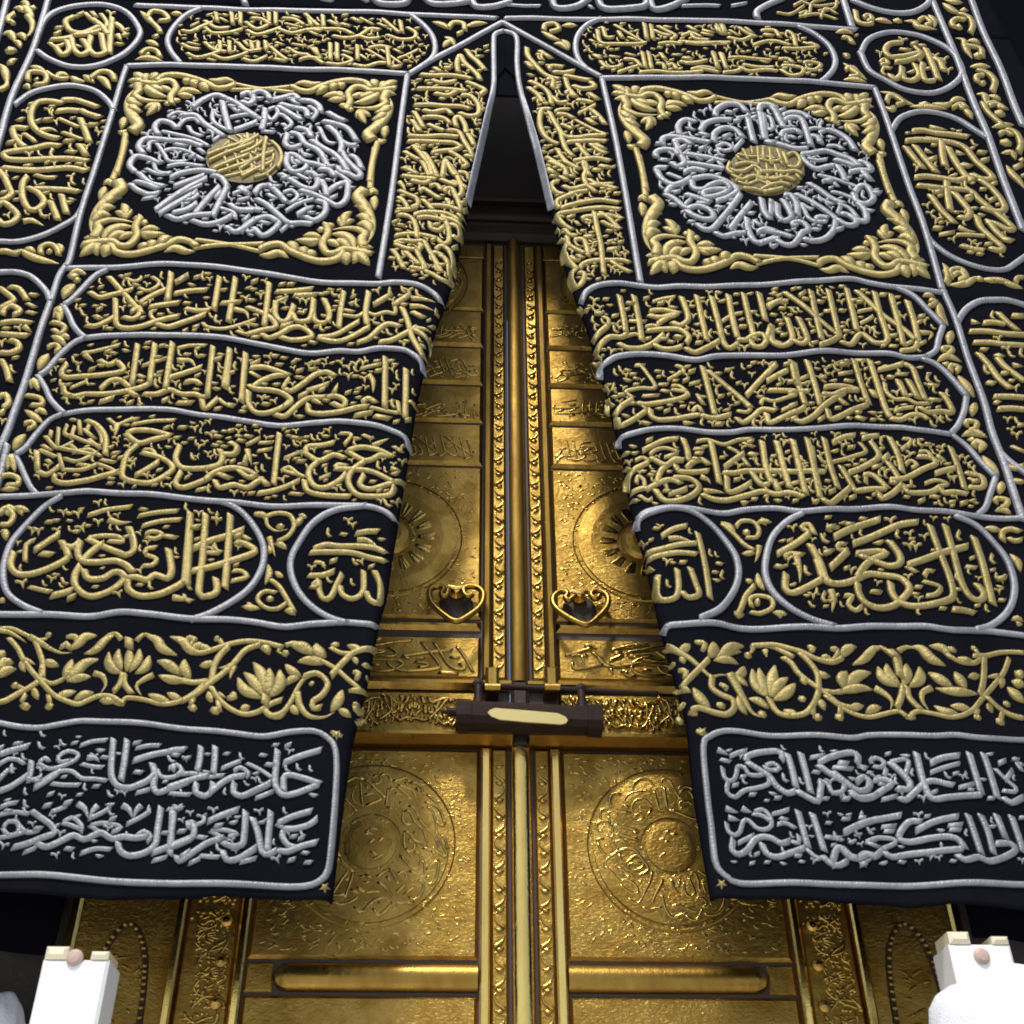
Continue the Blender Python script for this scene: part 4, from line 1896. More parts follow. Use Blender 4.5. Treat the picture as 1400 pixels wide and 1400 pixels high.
m|160,300 390,240 380,310 550,480 420,580 90,490 120,770 330,820 580,800 340,1060 570,940 230,590 220,680 430,660 740,350 570,770 690,680
@side_cartouche_left 0,330,7
-10,440 60,490 130,560 60,600 -10,640
20,700 40,640 110,610 190,660 120,700
-10,780 150,760 300,780
-10,880 130,890 270,900
90,940 160,960 180,1020 100,1060 -10,1060
90,430 180,450 260,560
10,1130 60,1220 90,1340
n|260,590 340,630
n|260,670 340,690
t|230,810 300,860
m|320,510 60,830 180,830 10,970 150,1110 120,1220
-10,1480 50,1460 80,1540 20,1590
-10,1640 50,1620
m|20,1720
@top_oval_right 1150,0,5.6
480,320 380,330 340,380 380,430 480,425 600,400 590,430 500,460 410,470
n|450,370 540,380
n|560,350 620,410 590,460
650,370 690,460 730,560 750,610
730,610 650,610 620,540 630,480
570,490 600,570 550,610 490,600 470,560
470,510 460,570 410,600 380,570
n|300,490 360,480 330,450 300,480
n|320,510 390,520
720,440 760,470 790,540
n|750,450 790,480
m|560,330 620,340 470,310 300,410 820,540 790,460 540,540 720,430 670,520 330,540
@side_oval_right 1200,140,5.6
260,215 350,210 450,230 560,240 700,260
210,290 330,280 480,290 600,310 680,350 760,450 860,540 880,580 800,580 720,545
490,290 500,400 520,490
540,340 600,450 680,560 730,580 690,590
640,470 720,490
700,560 620,590 500,575 380,560 280,570
790,590 880,660 960,760 970,820 900,830 800,800
300,630 400,640 540,655 700,670 780,740 880,820 980,900 1040,960 1000,970 920,930 840,910
530,600 540,720 560,830
590,690 660,770 710,840 680,880 620,870
760,870 790,950 870,1030 960,1110 930,1130 860,1110
220,340 280,420 350,500
290,330 360,420 450,530
410,710 490,820 590,920
850,900 900,970 980,1050
640,1090 740,1120 820,1130
n|600,1010 700,1010 830,1020
t|620,950 700,980 760,980
960,1040 1040,1060
n|360,270 450,280
t|400,190 540,200
t|360,360 430,380
t|600,380 680,390
n|470,1010 590,990
m|740,310 800,380 820,440 420,430 300,500 580,550 680,630 810,660 700,720 880,740 380,790 410,850 450,900 460,960 580,1050 720,1070 850,1080 890,620 980,860 740,800 700,740 470,680
@side_cartouche_right 1260,370,5.6
365,460 500,460 650,480 800,490
395,545 520,545 650,560 800,570
470,395 560,390 650,410
590,320 660,390 740,455
690,340 790,345
t|380,385 460,395
440,630 520,720 600,830 690,900
590,670 640,730 720,790 800,850
570,640 620,660
500,850 570,860
550,960 680,960 800,970
580,1055 690,1050 800,1060
t|700,720 790,725
560,1000 600,1010
n|690,1340 800,1390
m|550,340 480,600 660,600 690,640 500,760 640,780 690,840 720,900 660,1140 740,1150 690,1220 730,1260 760,1180 590,520 770,630
650,1490 720,1510 790,1490
700,1600 790,1620
@top_script 180,0,2.692
1080,-10 1110,10 1180,10 1250,0
1250,-10 1270,20 1330,20 1400,0
890,-10 920,10 1000,10 1020,-10
n|700,-5 740,3
n|850,-5 870,5
@top_script 680,0,2.692
200,-10 220,25 290,20 340,-10
370,-10 390,25 450,30 540,20 550,-10
560,-10 580,30 640,20 700,-10
n|30,15 100,20 160,20
n|680,20 760,18 820,20
n|860,20 920,10
n|340,20 350,30
@top_script_gold 680,0,2.692
n|1030,45 1080,50 1130,20
n|1110,60 1180,50 1250,70
n|1090,20 1150,-10
n|1150,50 1160,10 1210,-5
n|1180,40 1240,30 1250,0
n|1110,50 1140,40 1130,60
n|1190,65 1210,30 1250,50
n|1120,5 1180,20 1260,10
@filler_left 0,0,6.364
t1.4|240,130 280,200 250,290 150,310
l1.6|190,20 250,100 280,170
l1.5|110,60 160,60 220,100
b1.5|80,190 130,180
1.2|80,190 70,150 130,110
l1.4|170,10 210,10 250,60
b1.2|250,50 310,70
l1.6|10,290 80,280 130,350
l1.4|130,290 190,300 220,340
b1.6|40,440 140,420
l1.3|110,340 160,370 175,410
l1.6|-10,540 40,610 60,720
t1.4|-10,780 50,740 60,660
b1.2|60,530 120,540
l1.2|150,500 110,520 60,560
l1.3|250,565 330,590 400,620
1.2|240,700 250,630 330,620 400,650 390,720 300,730
b1|300,680 330,690
1|400,620 460,660 520,680 600,680
l1.5|460,680 530,640 600,650
l1.4|610,650 660,690 740,700
l1.4|720,640 770,680 820,710
1.2|780,680 870,620 960,630 1000,700
l1.5|820,650 900,690 960,770
l1.3|940,620 980,650 1020,670
l1.3|200,760 230,740 260,770
@filler_left 180,0,5.385
l1.3|60,70 110,120 180,190
1.1|110,130 150,80 230,90 270,140 200,150
l1.3|280,90 330,95 380,100
1.1|150,160 200,210 210,240
b1.2|160,250 190,270
l1.3|100,290 150,310 200,330
1.1|60,400 110,360 180,370 210,420
l1.3|20,430 100,420 230,440
b1|100,390 130,400
@filler_left 420,0,5.385
l1.3|920,150 1000,180 1060,210
1.1|1040,200 1080,160 1150,170 1160,220
l1.3|1160,190 1240,170 1330,160
l1.3|1010,260 1060,290 1090,330
l1.3|1000,340 1030,310 1080,290
1|1100,250 1150,230
@filler_left 70,350,5
l1.4|110,130 170,100 240,120
b1.2|150,160 200,160
l1.7|80,280 130,220 160,180
l1.3|10,420 40,380 60,450
@filler_left 0,330,7
1.3|-10,90 60,90 130,110 190,110
l1.6|130,70 200,80 280,130 400,170 560,200
1.2|390,120 390,50 470,20 540,60 560,130
b1.2|440,90 500,90
l1.4|220,60 280,70 340,100
l1.4|540,10 580,60 560,120
l1.6|640,310 700,330 760,300
l1.8|600,540 640,450 690,390
l1.6|520,720 560,640 590,740
1.2|490,770 560,780 620,820 580,880 510,840
l1.5|480,890 560,930 630,990
l1.4|560,930 620,900 660,930
1.1|450,1010 520,980 570,1020 520,1050
l1.9|360,1220 410,1140 460,1060
l1.6|290,1400 320,1330 370,1420
1.2|250,1470 320,1480 390,1500 400,1560 300,1560
l1.5|230,1600 300,1650 410,1730
l1.4|320,1640 380,1610 450,1650
1.1|230,1740 300,1720 330,1760 260,1790
l1.9|120,1990 180,1900 240,1830
l1.6|60,2180 100,2060 140,2200
1.2|0,2250 80,2230 170,2260 170,2320 60,2330
l1.4|0,2370 90,2360 180,2360
l1.4|0,2560 80,2540 160,2580
1.1|0,2600 60,2560 70,2620
@filler_left 0,670,5
1.2|-10,160 40,120 90,170 60,230 0,230
l1.4|80,110 130,120 200,140
l1.3|90,120 130,130 150,170
l1.5|-10,280 30,280 40,340
l1.3|-10,740 10,750 30,765
@filler_right 1150,0,5.6
l1.5|780,10 850,70 930,100
1.2|910,100 980,130 1010,190 990,250
1.2|960,150 890,140 850,170 870,210
b1.4|880,200 930,200
l1.2|910,70 980,70
l1.4|880,280 940,300 960,370 1010,440
1.2|930,350 1000,350 1070,370 1080,430
b1.5|1020,420 1080,420
l1.4|970,300 1030,310 1070,330
l1.5|990,500 1070,500 1150,500
1.3|1050,530 1130,560 1180,620 1160,700
1.2|1100,570 1040,580 1050,630
b1.4|1060,620 1110,640
l1.4|1040,710 1100,720 1120,800
l1.4|1130,720 1190,740 1230,760
1.2|1100,800 1180,780 1230,830
1.1|110,80 130,160 200,180 250,170
1.1|170,130 210,110 240,140 200,160
l1.4|250,140 320,150 400,170
b1.2|400,150 470,155
l1.4|480,150 560,160 600,200 740,215
1.1|590,160 640,130 690,170 640,190
l1.3|670,100 710,150 720,200
l1.4|300,690 400,720 480,770 580,800
1.1|350,780 370,730 430,740 480,780 420,800
b1.2|600,790 690,795
l1.4|700,780 800,800 860,770
l1.4|830,780 900,750 960,760
1.1|860,820 920,790 960,820
l1.4|-40,240 40,230 100,250
1.1|10,280 60,290 90,330
b1.1|30,400 60,440
l1.4|20,470 90,530 200,600
1.1|30,530 90,510 130,570 60,580
l1.3|20,600 100,600 200,620
b1|110,260 130,270
l1.3|800,-10 870,10 940,10
@filler_right 1200,140,5.6
1.2|810,0 840,60 900,120 960,170
1.2|850,20 920,10 980,50
b1.6|900,70 980,80
l1.5|880,180 960,170 1050,160
1.3|990,200 1060,230 1100,310 1080,380
1.2|930,240 980,220 1040,250
b1.6|940,290 1030,310
l1.4|950,380 1030,380 1060,430
l1.5|990,470 1030,540 1090,600 1130,650
1.2|1040,500 1110,470
b1.4|1110,540 1140,560
l1.4|1080,430 1130,440
l1.4|60,20 110,50 130,10
l1.4|250,20 400,30 540,40
1.1|570,40 620,20 660,50
l1.4|660,30 700,80 730,120
l1.4|500,1220 530,1270 560,1380
1.2|560,1340 570,1280 640,1270 680,1330 620,1350
l1.4|540,1390 650,1385 720,1330
b1.2|740,1340 820,1350
l1.4|830,1340 950,1360 1050,1380
@filler_right 1260,370,5.6
1.2|190,100 200,40 190,0
1.2|240,30 300,10 340,50 280,70
l1.4|200,100 330,100 420,50 480,50
b1.2|480,60 580,75
l1.4|590,60 680,100 784,130
1.1|720,90 740,50 790,50
l1.3|10,190 60,180 110,200
1.2|60,220 110,230 90,260 50,260
l1.7|140,230 150,330 210,410
l1.6|210,560 220,500 240,450
1.2|170,620 170,590 230,590 230,620 190,640
l1.5|120,690 200,650 310,690
l1.4|160,700 230,720
1.2|220,770 230,720 290,740 260,770
l1.8|280,790 330,860 410,960
l1.6|390,1110 400,1050 420,1000
1.2|340,1190 350,1150 420,1160 410,1210 360,1215
l1.5|310,1260 400,1230 510,1270
l1.4|350,1290 430,1290
1.2|400,1350 410,1310 470,1330 440,1360
@filler_right 1280,590,4.828
l1.4|180,20 250,10 330,30
1.2|250,100 270,60 320,90 280,120
l1.7|310,150 350,210 420,280
l1.6|420,410 430,360 440,320
1.2|390,470 400,440 470,450 460,490 420,495
l1.4|390,520 440,510 500,540
l1.4|320,630 380,640 440,650
1.2|440,720 440,660 500,640 560,660
1.1|480,700 520,720 570,710
l1.5|490,800 540,860 560,920
l1.3|500,1240 540,1230 579,1250
l1.3|540,1280 560,1250
@filler_right 740,0,5.385
1.1|20,220 30,180 100,170 130,210 60,230
l1.3|150,180 210,180 270,180
l1.3|0,220 80,270 150,290
l1.4|90,310 150,320 200,360
l1.3|150,280 190,320 200,360
'''
FILL = '''
L cartouche_1 5.6 7.2 500 100,415 135,382 200,372 330,378 450,394 560,396 596,415 592,440 580,470 480,470 420,472 340,462 220,450 125,450
L cartouche_2 5.6 7.2 500 64,512 90,484 130,468 230,466 330,474 420,490 540,488 568,510 566,560 520,574 430,569 330,562 240,552 100,555 76,540
L cartouche_3 5.6 7.2 500 34,620 70,585 110,570 230,567 330,580 430,586 520,592 552,615 545,660 535,688 460,683 340,680 250,672 140,663 62,668 44,645
R cartouche_1 5.6 7.2 500 806,420 850,396 960,400 1160,388 1225,400 1280,446 1265,480 1150,470 1000,478 880,474 832,490 815,470
R cartouche_2 5.6 7.2 500 834,520 860,502 950,500 1150,488 1255,496 1312,543 1296,582 1160,572 1000,580 880,576 858,590 845,560
R cartouche_3 5.6 7.2 500 856,625 880,602 980,598 1150,590 1290,600 1352,652 1335,694 1210,683 1060,685 900,683 875,690
L text_band 4.2 6.6 900 600,90 668,60 664,150 636,290 612,375 605,390 530,365 556,180 566,110
R text_band 4.2 6.6 900 722,66 800,110 826,200 862,375 800,385 775,330 735,180
L capsule 4.2 6.0 600 245,20 300,16 560,27 585,50 585,75 560,92 260,80 240,55
R capsule 4.2 6.0 600 795,40 830,30 1080,40 1130,70 1120,103 830,97 800,75
L long_oval 7.5 8.0 160 50,700 100,684 290,692 340,730 345,780 300,815 80,815 25,780 20,740
R long_oval 7.5 8.0 160 1070,720 1110,706 1290,706 1350,745 1372,795 1350,835 1120,838 1065,790
L side_oval 6.0 8.0 250 10,200 40,140 100,130 140,150 145,180 105,270 60,300 0,310
R side_oval 6.0 7.5 250 1232,180 1270,165 1310,175 1345,210 1385,320 1370,350 1320,345 1280,310
L inscription_sheet 7.0 8.0 160 0,1000 300,1015 430,1012 430,1085 0,1095
L inscription_sheet 7.0 8.0 160 0,1100 430,1105 430,1180 0,1170
R inscription_sheet 7.0 8.0 160 985,1020 1400,1030 1400,1095 990,1095
R inscription_sheet 7.0 8.0 160 990,1105 1400,1112 1400,1180 1000,1180
'''

# ================================================================ the setting
mb = MB(); mb.add([(-150, -150, 0), (150, -150, 0), (150, 150, 0), (-150, 150, 0)], [(0, 1, 2, 3)], 0, False)
g = mb.build('ground', M['pave']); g['kind'] = 'structure'

def Z(px, py, y=0.0): return at(px, py, y)[1]
def X(px, py, y=0.0): return at(px, py, y)[0]
HX = 1.009          # half width of the door opening
DOOR_BOTTOM = 2.12; DOOR_TOP = at(700, 338, 0)[1]

mb = MB()
mb.box(-6.0, -1.66, 0.12, 0.9, 0.0, 12.6); mb.box(1.66, 6.0, 0.12, 0.9, 0.0, 12.6)
mb.box(-1.66, 1.66, 0.12, 0.9, 0.0, DOOR_BOTTOM - 0.12); mb.box(-1.66, 1.66, 0.12, 0.9, DOOR_TOP + 0.35, 12.6)
w = mb.build('stone_wall', M['stone'])
w['label'] = 'dark stone wall in shadow behind the hanging cloths, around the door frame'; w['category'] = 'wall'

# ================================================================ the gilded door
door = empty('gilded_door', (0, 0, DOOR_BOTTOM), 'gilded double door with engraved panels, round rosettes and heart shaped knockers', 'door')
Z1, Z2, RO, RI, AX = 1.336 * K + CAMZ, 2.4858 * K + CAMZ, 0.2467 * K, 0.0833 * K, 0.4596 * K
zl = lambda y: Z(612, y)                                     # heights read on the left leaf
zs = {k: zl(v) for k, v in dict(low2=1362, low1=1317, ledge_b=1027, ledge_t=1013, band_t=953, up_b=948, up_t=934,
      ins_t=872, mo_b=867, mo_t=851, ros_t=641, s1=582, s2=530, s3=478, s4=428).items()}
zs['s5'] = 2 * zs['s4'] - zs['s3'] + 0.06
IN0, IN1 = 0.120, 0.157                                      # bright flat strip beside the engraved inner band
GAP = 0.006
def relief_scrolls(mb, cx, cz, w_, h_, yf, th, s, dens=1.0):
    """a little chased spray inside a rectangle"""
    n = int(dens * max(3, w_ * h_ / (0.045 * 0.045)))
    for i in range(n):
        x = cx + rnd.uniform(-.5, .5) * w_; z = cz + rnd.uniform(-.5, .5) * h_
        a = rnd.uniform(-0.9, 0.9) + (math.pi if rnd.random() < .5 else 0); l = s * rnd.uniform(.5, 1.1); c = rnd.uniform(-1, 1)
        P = [(x + l * t * math.cos(a) - c * l * .5 * t * t * math.sin(a), z + l * t * math.sin(a) + c * l * .5 * t * t * math.cos(a)) for t in (-.5, -.2, .15, .5)]
        if abs(P[0][0] - cx) > w_ / 2 or abs(P[-1][0] - cx) > w_ / 2 or abs(P[0][1] - cz) > h_ / 2 or abs(P[-1][1] - cz) > h_ / 2: continue
        stroke(mb, smooth_line(P, s / 5), s * .26, th, yf, rnd.choice('llt'))
ENGR = {}
def letters(name):
    """strokes of one traced panel, scaled to a unit square"""
    if name not in ENGR:
        S = [(fl, np.array([(k[1] + a / k[3], -(k[2] + q / k[3])) for a, q in P])) for k, fl, P in parse(TRACE) if k[0] == name and fl != 'm']
        A = np.vstack([q for _, q in S]); lo, hi = A.min(0), A.max(0); ENGR[name] = [(fl, (q - lo) / (hi - lo)) for fl, q in S]
    return ENGR[name]
def engrave(mb, name, x0, x1, z0, z1, yf, th, wd_):
    for fl, q in letters(name):
        k = .75 if fl == 'n' else 1.0; kind = fl[:1] if fl[:1] in ('l', 't', 'b') else ''
        if kind and fl[1:]: k = float(fl[1:])
        elif fl and fl[0].isdigit(): k = float(fl)
        stroke(mb, smooth_line(np.column_stack([x0 + (x1 - x0) * q[:, 0], z0 + (z1 - z0) * q[:, 1]]), .012), wd_ * k, th, yf, kind)
def rosette(parent, cx, cz, flip, star=False):
    mb = MB(); y0 = -0.030; bd = .034 if star else .008
    mb.lathe_y(cx, cz, y0, [(RO + .016, -.002), (RO + .010, .006), (RO + .007, -.010, 1), (RO - .007, -.010, 1), (RO - .010, .006), (RO - .07, .011), (RI + .05, .007), (RI + .012, .005),
                            (RI + .008, -.009, 1), (RI - .003, -.009, 1), (RI - .006, .005), (RI - .025, .007 + (bd - .008) * .55), (RI - .055, bd * .9), (0.001, bd)], 96)
    o = mb.build('rosette', [M['gold_plate'], M['groove']], parent)
    mb = MB(); yf = lambda x, z: np.full(np.shape(x), y0 - .006)
    nm = 'medallion_right' if flip > 0 else 'medallion_left'; c0 = (1046.0, 237.0, 153.0, 101.0) if flip > 0 else (334.0, 224.0, 160.0, 104.0)
    for k in range(16 if star else 0):                      # a sunburst of fluted petals
        a = 2 * math.pi * k / 16
        for da in (-.11, 0, .11):
            stroke(mb, smooth_line([(cx + r * math.cos(a + da * r / RO), cz + r * math.sin(a + da * r / RO)) for r in (RI + .015, RI + .09, RO - (.022 if da == 0 else .05))], .015), .026, .0035, yf, 'l')
    for k_, fl, P in parse(TRACE):                          # a ring of chased lettering
        if star or k_[0] != nm or fl == 'm': continue
        q = np.array([((k_[1] + a / k_[3] - c0[0]) / c0[2], -(k_[2] + d_ / k_[3] - c0[1]) / c0[3]) for a, d_ in P]); r_ = np.linalg.norm(q, axis=1)
        r2 = RI + .022 + (np.clip(r_, .36, 1.05) - .36) / .64 * (RO - RI - .04); q = q / (r_[:, None] + 1e-6) * r2[:, None]
        stroke(mb, smooth_line(np.column_stack([cx + q[:, 0], cz + q[:, 1]]), .012), .0125, .006, yf, 't' if fl == 'n' else '')
    mb.build('ring_engraving', M['gold_relief'], o)
    mb = MB(); yf2 = lambda x, z: np.full(np.shape(x), y0 - .006)
    relief_scrolls(mb, cx, cz, RI * 1.3, RI * 1.3, yf2, .004, .05, 1.4)
    if not star: mb.build('boss_engraving', M['gold_relief'], o)
    return o
HEART_L = [(325, 703), (318, 735), (298, 742), (292, 722), (305, 698), (285, 684), (255, 688), (235, 715), (243, 775), (295, 838), (362, 884),
           (430, 846), (482, 790), (494, 725), (468, 690), (430, 682), (402, 694), (402, 725), (420, 742), (440, 728)]
HEART_R = [(925, 742), (905, 760), (888, 745), (900, 722), (880, 706), (852, 716), (828, 750), (838, 800), (900, 858), (985, 900),
           (1045, 852), (1088, 790), (1090, 735), (1060, 706), (1030, 704), (1012, 722), (1022, 745), (1042, 748), (1052, 732)]
for side in (-1, 1):
    sx = lambda a, b: (a, b) if side > 0 else (-b, -a)
    leaf_mb = MB()
    x0, x1 = sx(0.0405, HX - .016)
    leaf_mb.box(x0, x1, -.016, 0.10, DOOR_BOTTOM, DOOR_TOP)                      # tarnished core, seen only in the grooves
    leaf = leaf_mb.build('door_leaf', M['groove'], door)
    def panel(name, z0, z1, m, y=-.030, bev=.012, xa=IN1 + GAP, xb=HX - .022, parent=leaf):
        b = MB(); a_, c_ = sx(xa, xb); b.box(a_, c_, y, -.0005, z0 + GAP, z1 - GAP, 0, bev); return b.build(name, m, parent)
    # field panels from the bottom up
    panel('bottom_panel', DOOR_BOTTOM + .05, zs['low2'], M['gold_plate'])
    b = MB(); a_, c_ = sx(IN1 + GAP, HX - .17)                                 # long half-round moulding with a rounded outer end
    r = (zs['low1'] - zs['low2']) / 2 - GAP; zc = (zs['low1'] + zs['low2']) / 2
    prof = [(-.012 - .042 * math.sin(t), zc + r * math.cos(t)) for t in np.linspace(0, math.pi, 14)]
    b.prism_x(prof + [(-.0004, zc - r), (-.0004, zc + r)], a_, c_, 0, True)
    b.lathe_y(c_ if side > 0 else a_, zc, -.012, [(r, .0), (r, .002), (r * .8, .026), (r * .4, .038), (.001, .042)], 32)
    mo = b.build('half_round_moulding', M['gold_dull'], leaf)
    panel('end_panel', zs['low2'], zs['low1'], M['gold_plate'], -.024, .006, HX - .12, HX - .022)
    panel('rosette_panel', zs['low1'], zs['ledge_b'], M['gold_plate'])
    rosette(leaf, side * AX, Z1, side)
    b = MB(); a_, c_ = sx(IN1 + .03, HX - .05); yf = lambda x, z: np.full(np.shape(x), -.030)
    relief_scrolls(b, (a_ + c_) / 2, (zs['low1'] + zs['ledge_b']) / 2, c_ - a_, zs['ledge_b'] - zs['low1'] - .06, yf, .0030, .034, 1.6)
    relief_scrolls(b, (a_ + c_) / 2, (zs['mo_t'] + zs['ros_t']) / 2, c_ - a_, zs['ros_t'] - zs['mo_t'] - .06, yf, .0030, .034, 1.6)
    b.build('field_engraving', M['gold_relief'], leaf)
    panel('engraved_band', zs['ledge_t'], zs['up_b'], M['gold_plate'], -.034)
    b = MB(); a_, c_ = sx(IN1 + .012, HX - .03); yf = lambda x, z: np.full(np.shape(x), -.034)
    engrave(b, 'floral_band_right', a_, (a_ + c_) / 2, zs['ledge_t'] + .02, zs['up_b'] - .025, yf, .012, .013); engrave(b, 'floral_band_left', (a_ + c_) / 2, c_, zs['ledge_t'] + .02, zs['up_b'] - .025, yf, .012, .013)
    b.build('band_flowers', M['gold_relief'], leaf)
    for nm, za, zb, pr in (('lower_ledge', zs['ledge_b'], zs['ledge_t'], .115), ('upper_ledge', zs['up_b'], zs['up_t'], .055)):
        b = MB(); a_, c_ = sx(0.034, HX - .02); h = zb - za; 
        b.prism_x([(-.0004, za), (-.0004, zb), (-pr * .55, zb), (-pr, za + h * .75), (-pr, za + h * .45), (-pr * .55, za)], a_, c_, 0, False)
        b.build(nm, M['gold_dull'], leaf)
    ip = panel('inscription_panel', zs['up_t'], zs['ins_t'], M['gold_plate'])
    b = MB(); a_, c_ = sx(IN1 + .04, HX - .06); yf = lambda x, z: np.full(np.shape(x), -.030)
    hh = zs['ins_t'] - zs['up_t']
    engrave(b, 'oval_right', a_, c_, zs['up_t'] + hh * .12, zs['up_t'] + hh * .86, yf, .008, .016)
    b.build('inscription', M['gold_relief'], ip)
    panel('flat_moulding', zs['mo_b'], zs['mo_t'], M['gold_dull'], -.036, .018)
    panel('rosette_panel', zs['mo_t'], zs['ros_t'], M['gold_plate'])
    rosette(leaf, side * AX, Z2, side, True)
    for za, zb in (('ros_t', 's1'), ('s1', 's2'), ('s2', 's3'), ('s3', 's4')):
        ip = panel('inscription_panel', zs[za], zs[zb], M['gold_plate'], -.034, .016)
        b = MB(); hh = zs[zb] - zs[za]; a_, c_ = sx(IN1 + .03, HX - .1); yf = lambda x, z: np.full(np.shape(x), -.034)
        engrave(b, {'ros_t': 'cartouche_right_1', 's1': 'cartouche_left_2', 's2': 'cartouche_right_2', 's3': 'cartouche_left_1'}[za], a_, c_, zs[za] + hh * .10, zs[za] + hh * .66, yf, .004, .011)
        b.build('inscription', M['gold_relief'], ip)
    zr_ = at(612, 356, 0)[1]; panel('rosette_panel', zs['s4'], zr_, M['gold_plate'])
    rosette(leaf, side * AX, (zs['s4'] + zr_) / 2, side)
    if DOOR_TOP - zr_ > .05: panel('top_panel', zr_, DOOR_TOP - .01, M['gold_plate'], -.02, .006)
    # inner edge: bright strip, chased band
    b = MB(); a_, c_ = sx(IN0, IN1)
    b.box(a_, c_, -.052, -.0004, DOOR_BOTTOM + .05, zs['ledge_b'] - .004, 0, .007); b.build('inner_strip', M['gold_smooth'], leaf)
    b = MB(); b.box(a_, c_, -.050, -.0004, zs['up_t'] + .004, DOOR_TOP - .03, 0, .009); b.build('upper_strip', M['gold_shade'], leaf)  # upper run of the same strip, its shade carried by the colour
    b = MB(); a_, c_ = sx(0.054, IN0 - .004)
    for za, zb in ((DOOR_BOTTOM + .05, zs['ledge_b'] - .004), (zs['up_t'] + .004, DOOR_TOP - .03)):
        b.box(a_, c_, -.036, -.0004, za, zb, 0, .008)
    o = b.build('inner_band', M['gold_plate'], leaf)
    b = MB(); yf = lambda x, z: np.full(np.shape(x), -.036); z = DOOR_BOTTOM + .12; cx = (a_ + c_) / 2; j = 0
    while z < DOOR_TOP - .2:                                                    # running scroll
        if not (zs['ledge_b'] - .06 < z < zs['up_t'] + .06):
            s_ = 1 if j % 2 else -1; q = rnd.uniform(.85, 1.15)
            stroke(b, smooth_line([(cx - s_ * .020, z - .035), (cx + s_ * .012, z - .012 * q), (cx + s_ * .016, z + .016), (cx - s_ * .006, z + .024 * q)], .008), .013, .009, yf, 't')
            stroke(b, smooth_line([(cx - .018, z + .034), (cx + rnd.uniform(-.004, .006), z + .026), (cx + .019, z + .038 * q)], .008), .014, .010, yf, 'l')
        z += .071; j += 1
    b.build('band_scroll', M['gold_relief'], o)
    # knocker
    kx0, ky0 = (-1, 1)
    pts = HEART_L if side < 0 else HEART_R
    R3 = []
    for (a, c) in pts:
        px, py = 520 + a / 3.5, 600 + c / 3.5; yy = -.115
        x, z = at(px, py, yy); R3.append((x, yy, z))
    C3 = smooth_line(R3, .008)
    zt = max(p[2] for p in R3)
    for p in C3: p[1] = -.075 - .055 * (zt - p[2]) / .2
    b = MB(); b.tube(C3, .0135, 10, 0, 1.0)
    kn = b.build('knocker', M['gold_dull'], leaf)
    cxk = sum(p[0] for p in R3) / len(R3); xk = (min(p[0] for p in R3) + max(p[0] for p in R3)) / 2
    b = MB(); b.lathe_y(xk, zt - .075, -.031, [(.075, -.004), (.075, .004), (.068, .008), (.03, .010), (.001, .011)], 40)
    b.build('knocker_shade_disc', M['dark_gold'], kn)  # added dark disc, painted shade inside the knocker ring
    b = MB(); b.lathe_y(xk, zt - .022, -.036, [(.030, .0), (.030, .02), (.022, .034), (.014, .05), (.001, .055)], 28)
    b.tube([(xk - .036, -.082, zt - .008), (xk, -.088, zt - .020), (xk + .036, -.082, zt - .008)], .010, 10)
    b.build('knocker_mount', M['gold_smooth'], kn)
# centre post between the leaves
b = MB()
prof = [(.039 * math.cos(t), -.036 - .024 * math.sin(t)) for t in np.linspace(0, math.pi, 16)]
b.prism_z(prof + [(-.039, .05), (.039, .05)], DOOR_BOTTOM, zs['ledge_b'] + .0, 0, True)
b.prism_z([(p[0] * .98, p[1]) for p in prof] + [(-.028, .05), (.028, .05)], zs['up_t'] - .012, DOOR_TOP, 0, True)
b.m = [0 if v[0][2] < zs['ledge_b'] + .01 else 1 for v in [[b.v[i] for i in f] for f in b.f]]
b.build('centre_post', [M['gold_smooth'], M['gold_shade']], door)  # upper length coloured darker to stand for shade behind the curtain
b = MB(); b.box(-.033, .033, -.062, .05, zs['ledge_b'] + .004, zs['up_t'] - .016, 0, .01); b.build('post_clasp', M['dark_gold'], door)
for s in (-1, 1):                                                               # hasp eyes that carry the lock rod
    px = 673 if s < 0 else 754
    x, z = at(px, 937, -.11)
    b = MB(); b.box(x - .028, x + .028, -.125, -.02, z - .022, z + .085, 0, .012)
    b.prism_x([(-.125 + .018 * math.cos(t) - .016, z - .028 + .020 * math.sin(t)) for t in np.linspace(0, 2 * math.pi, 14, endpoint=False)], x - .031, x + .031, 0, True)
    b.build('hasp', M['gold_dull'], door)

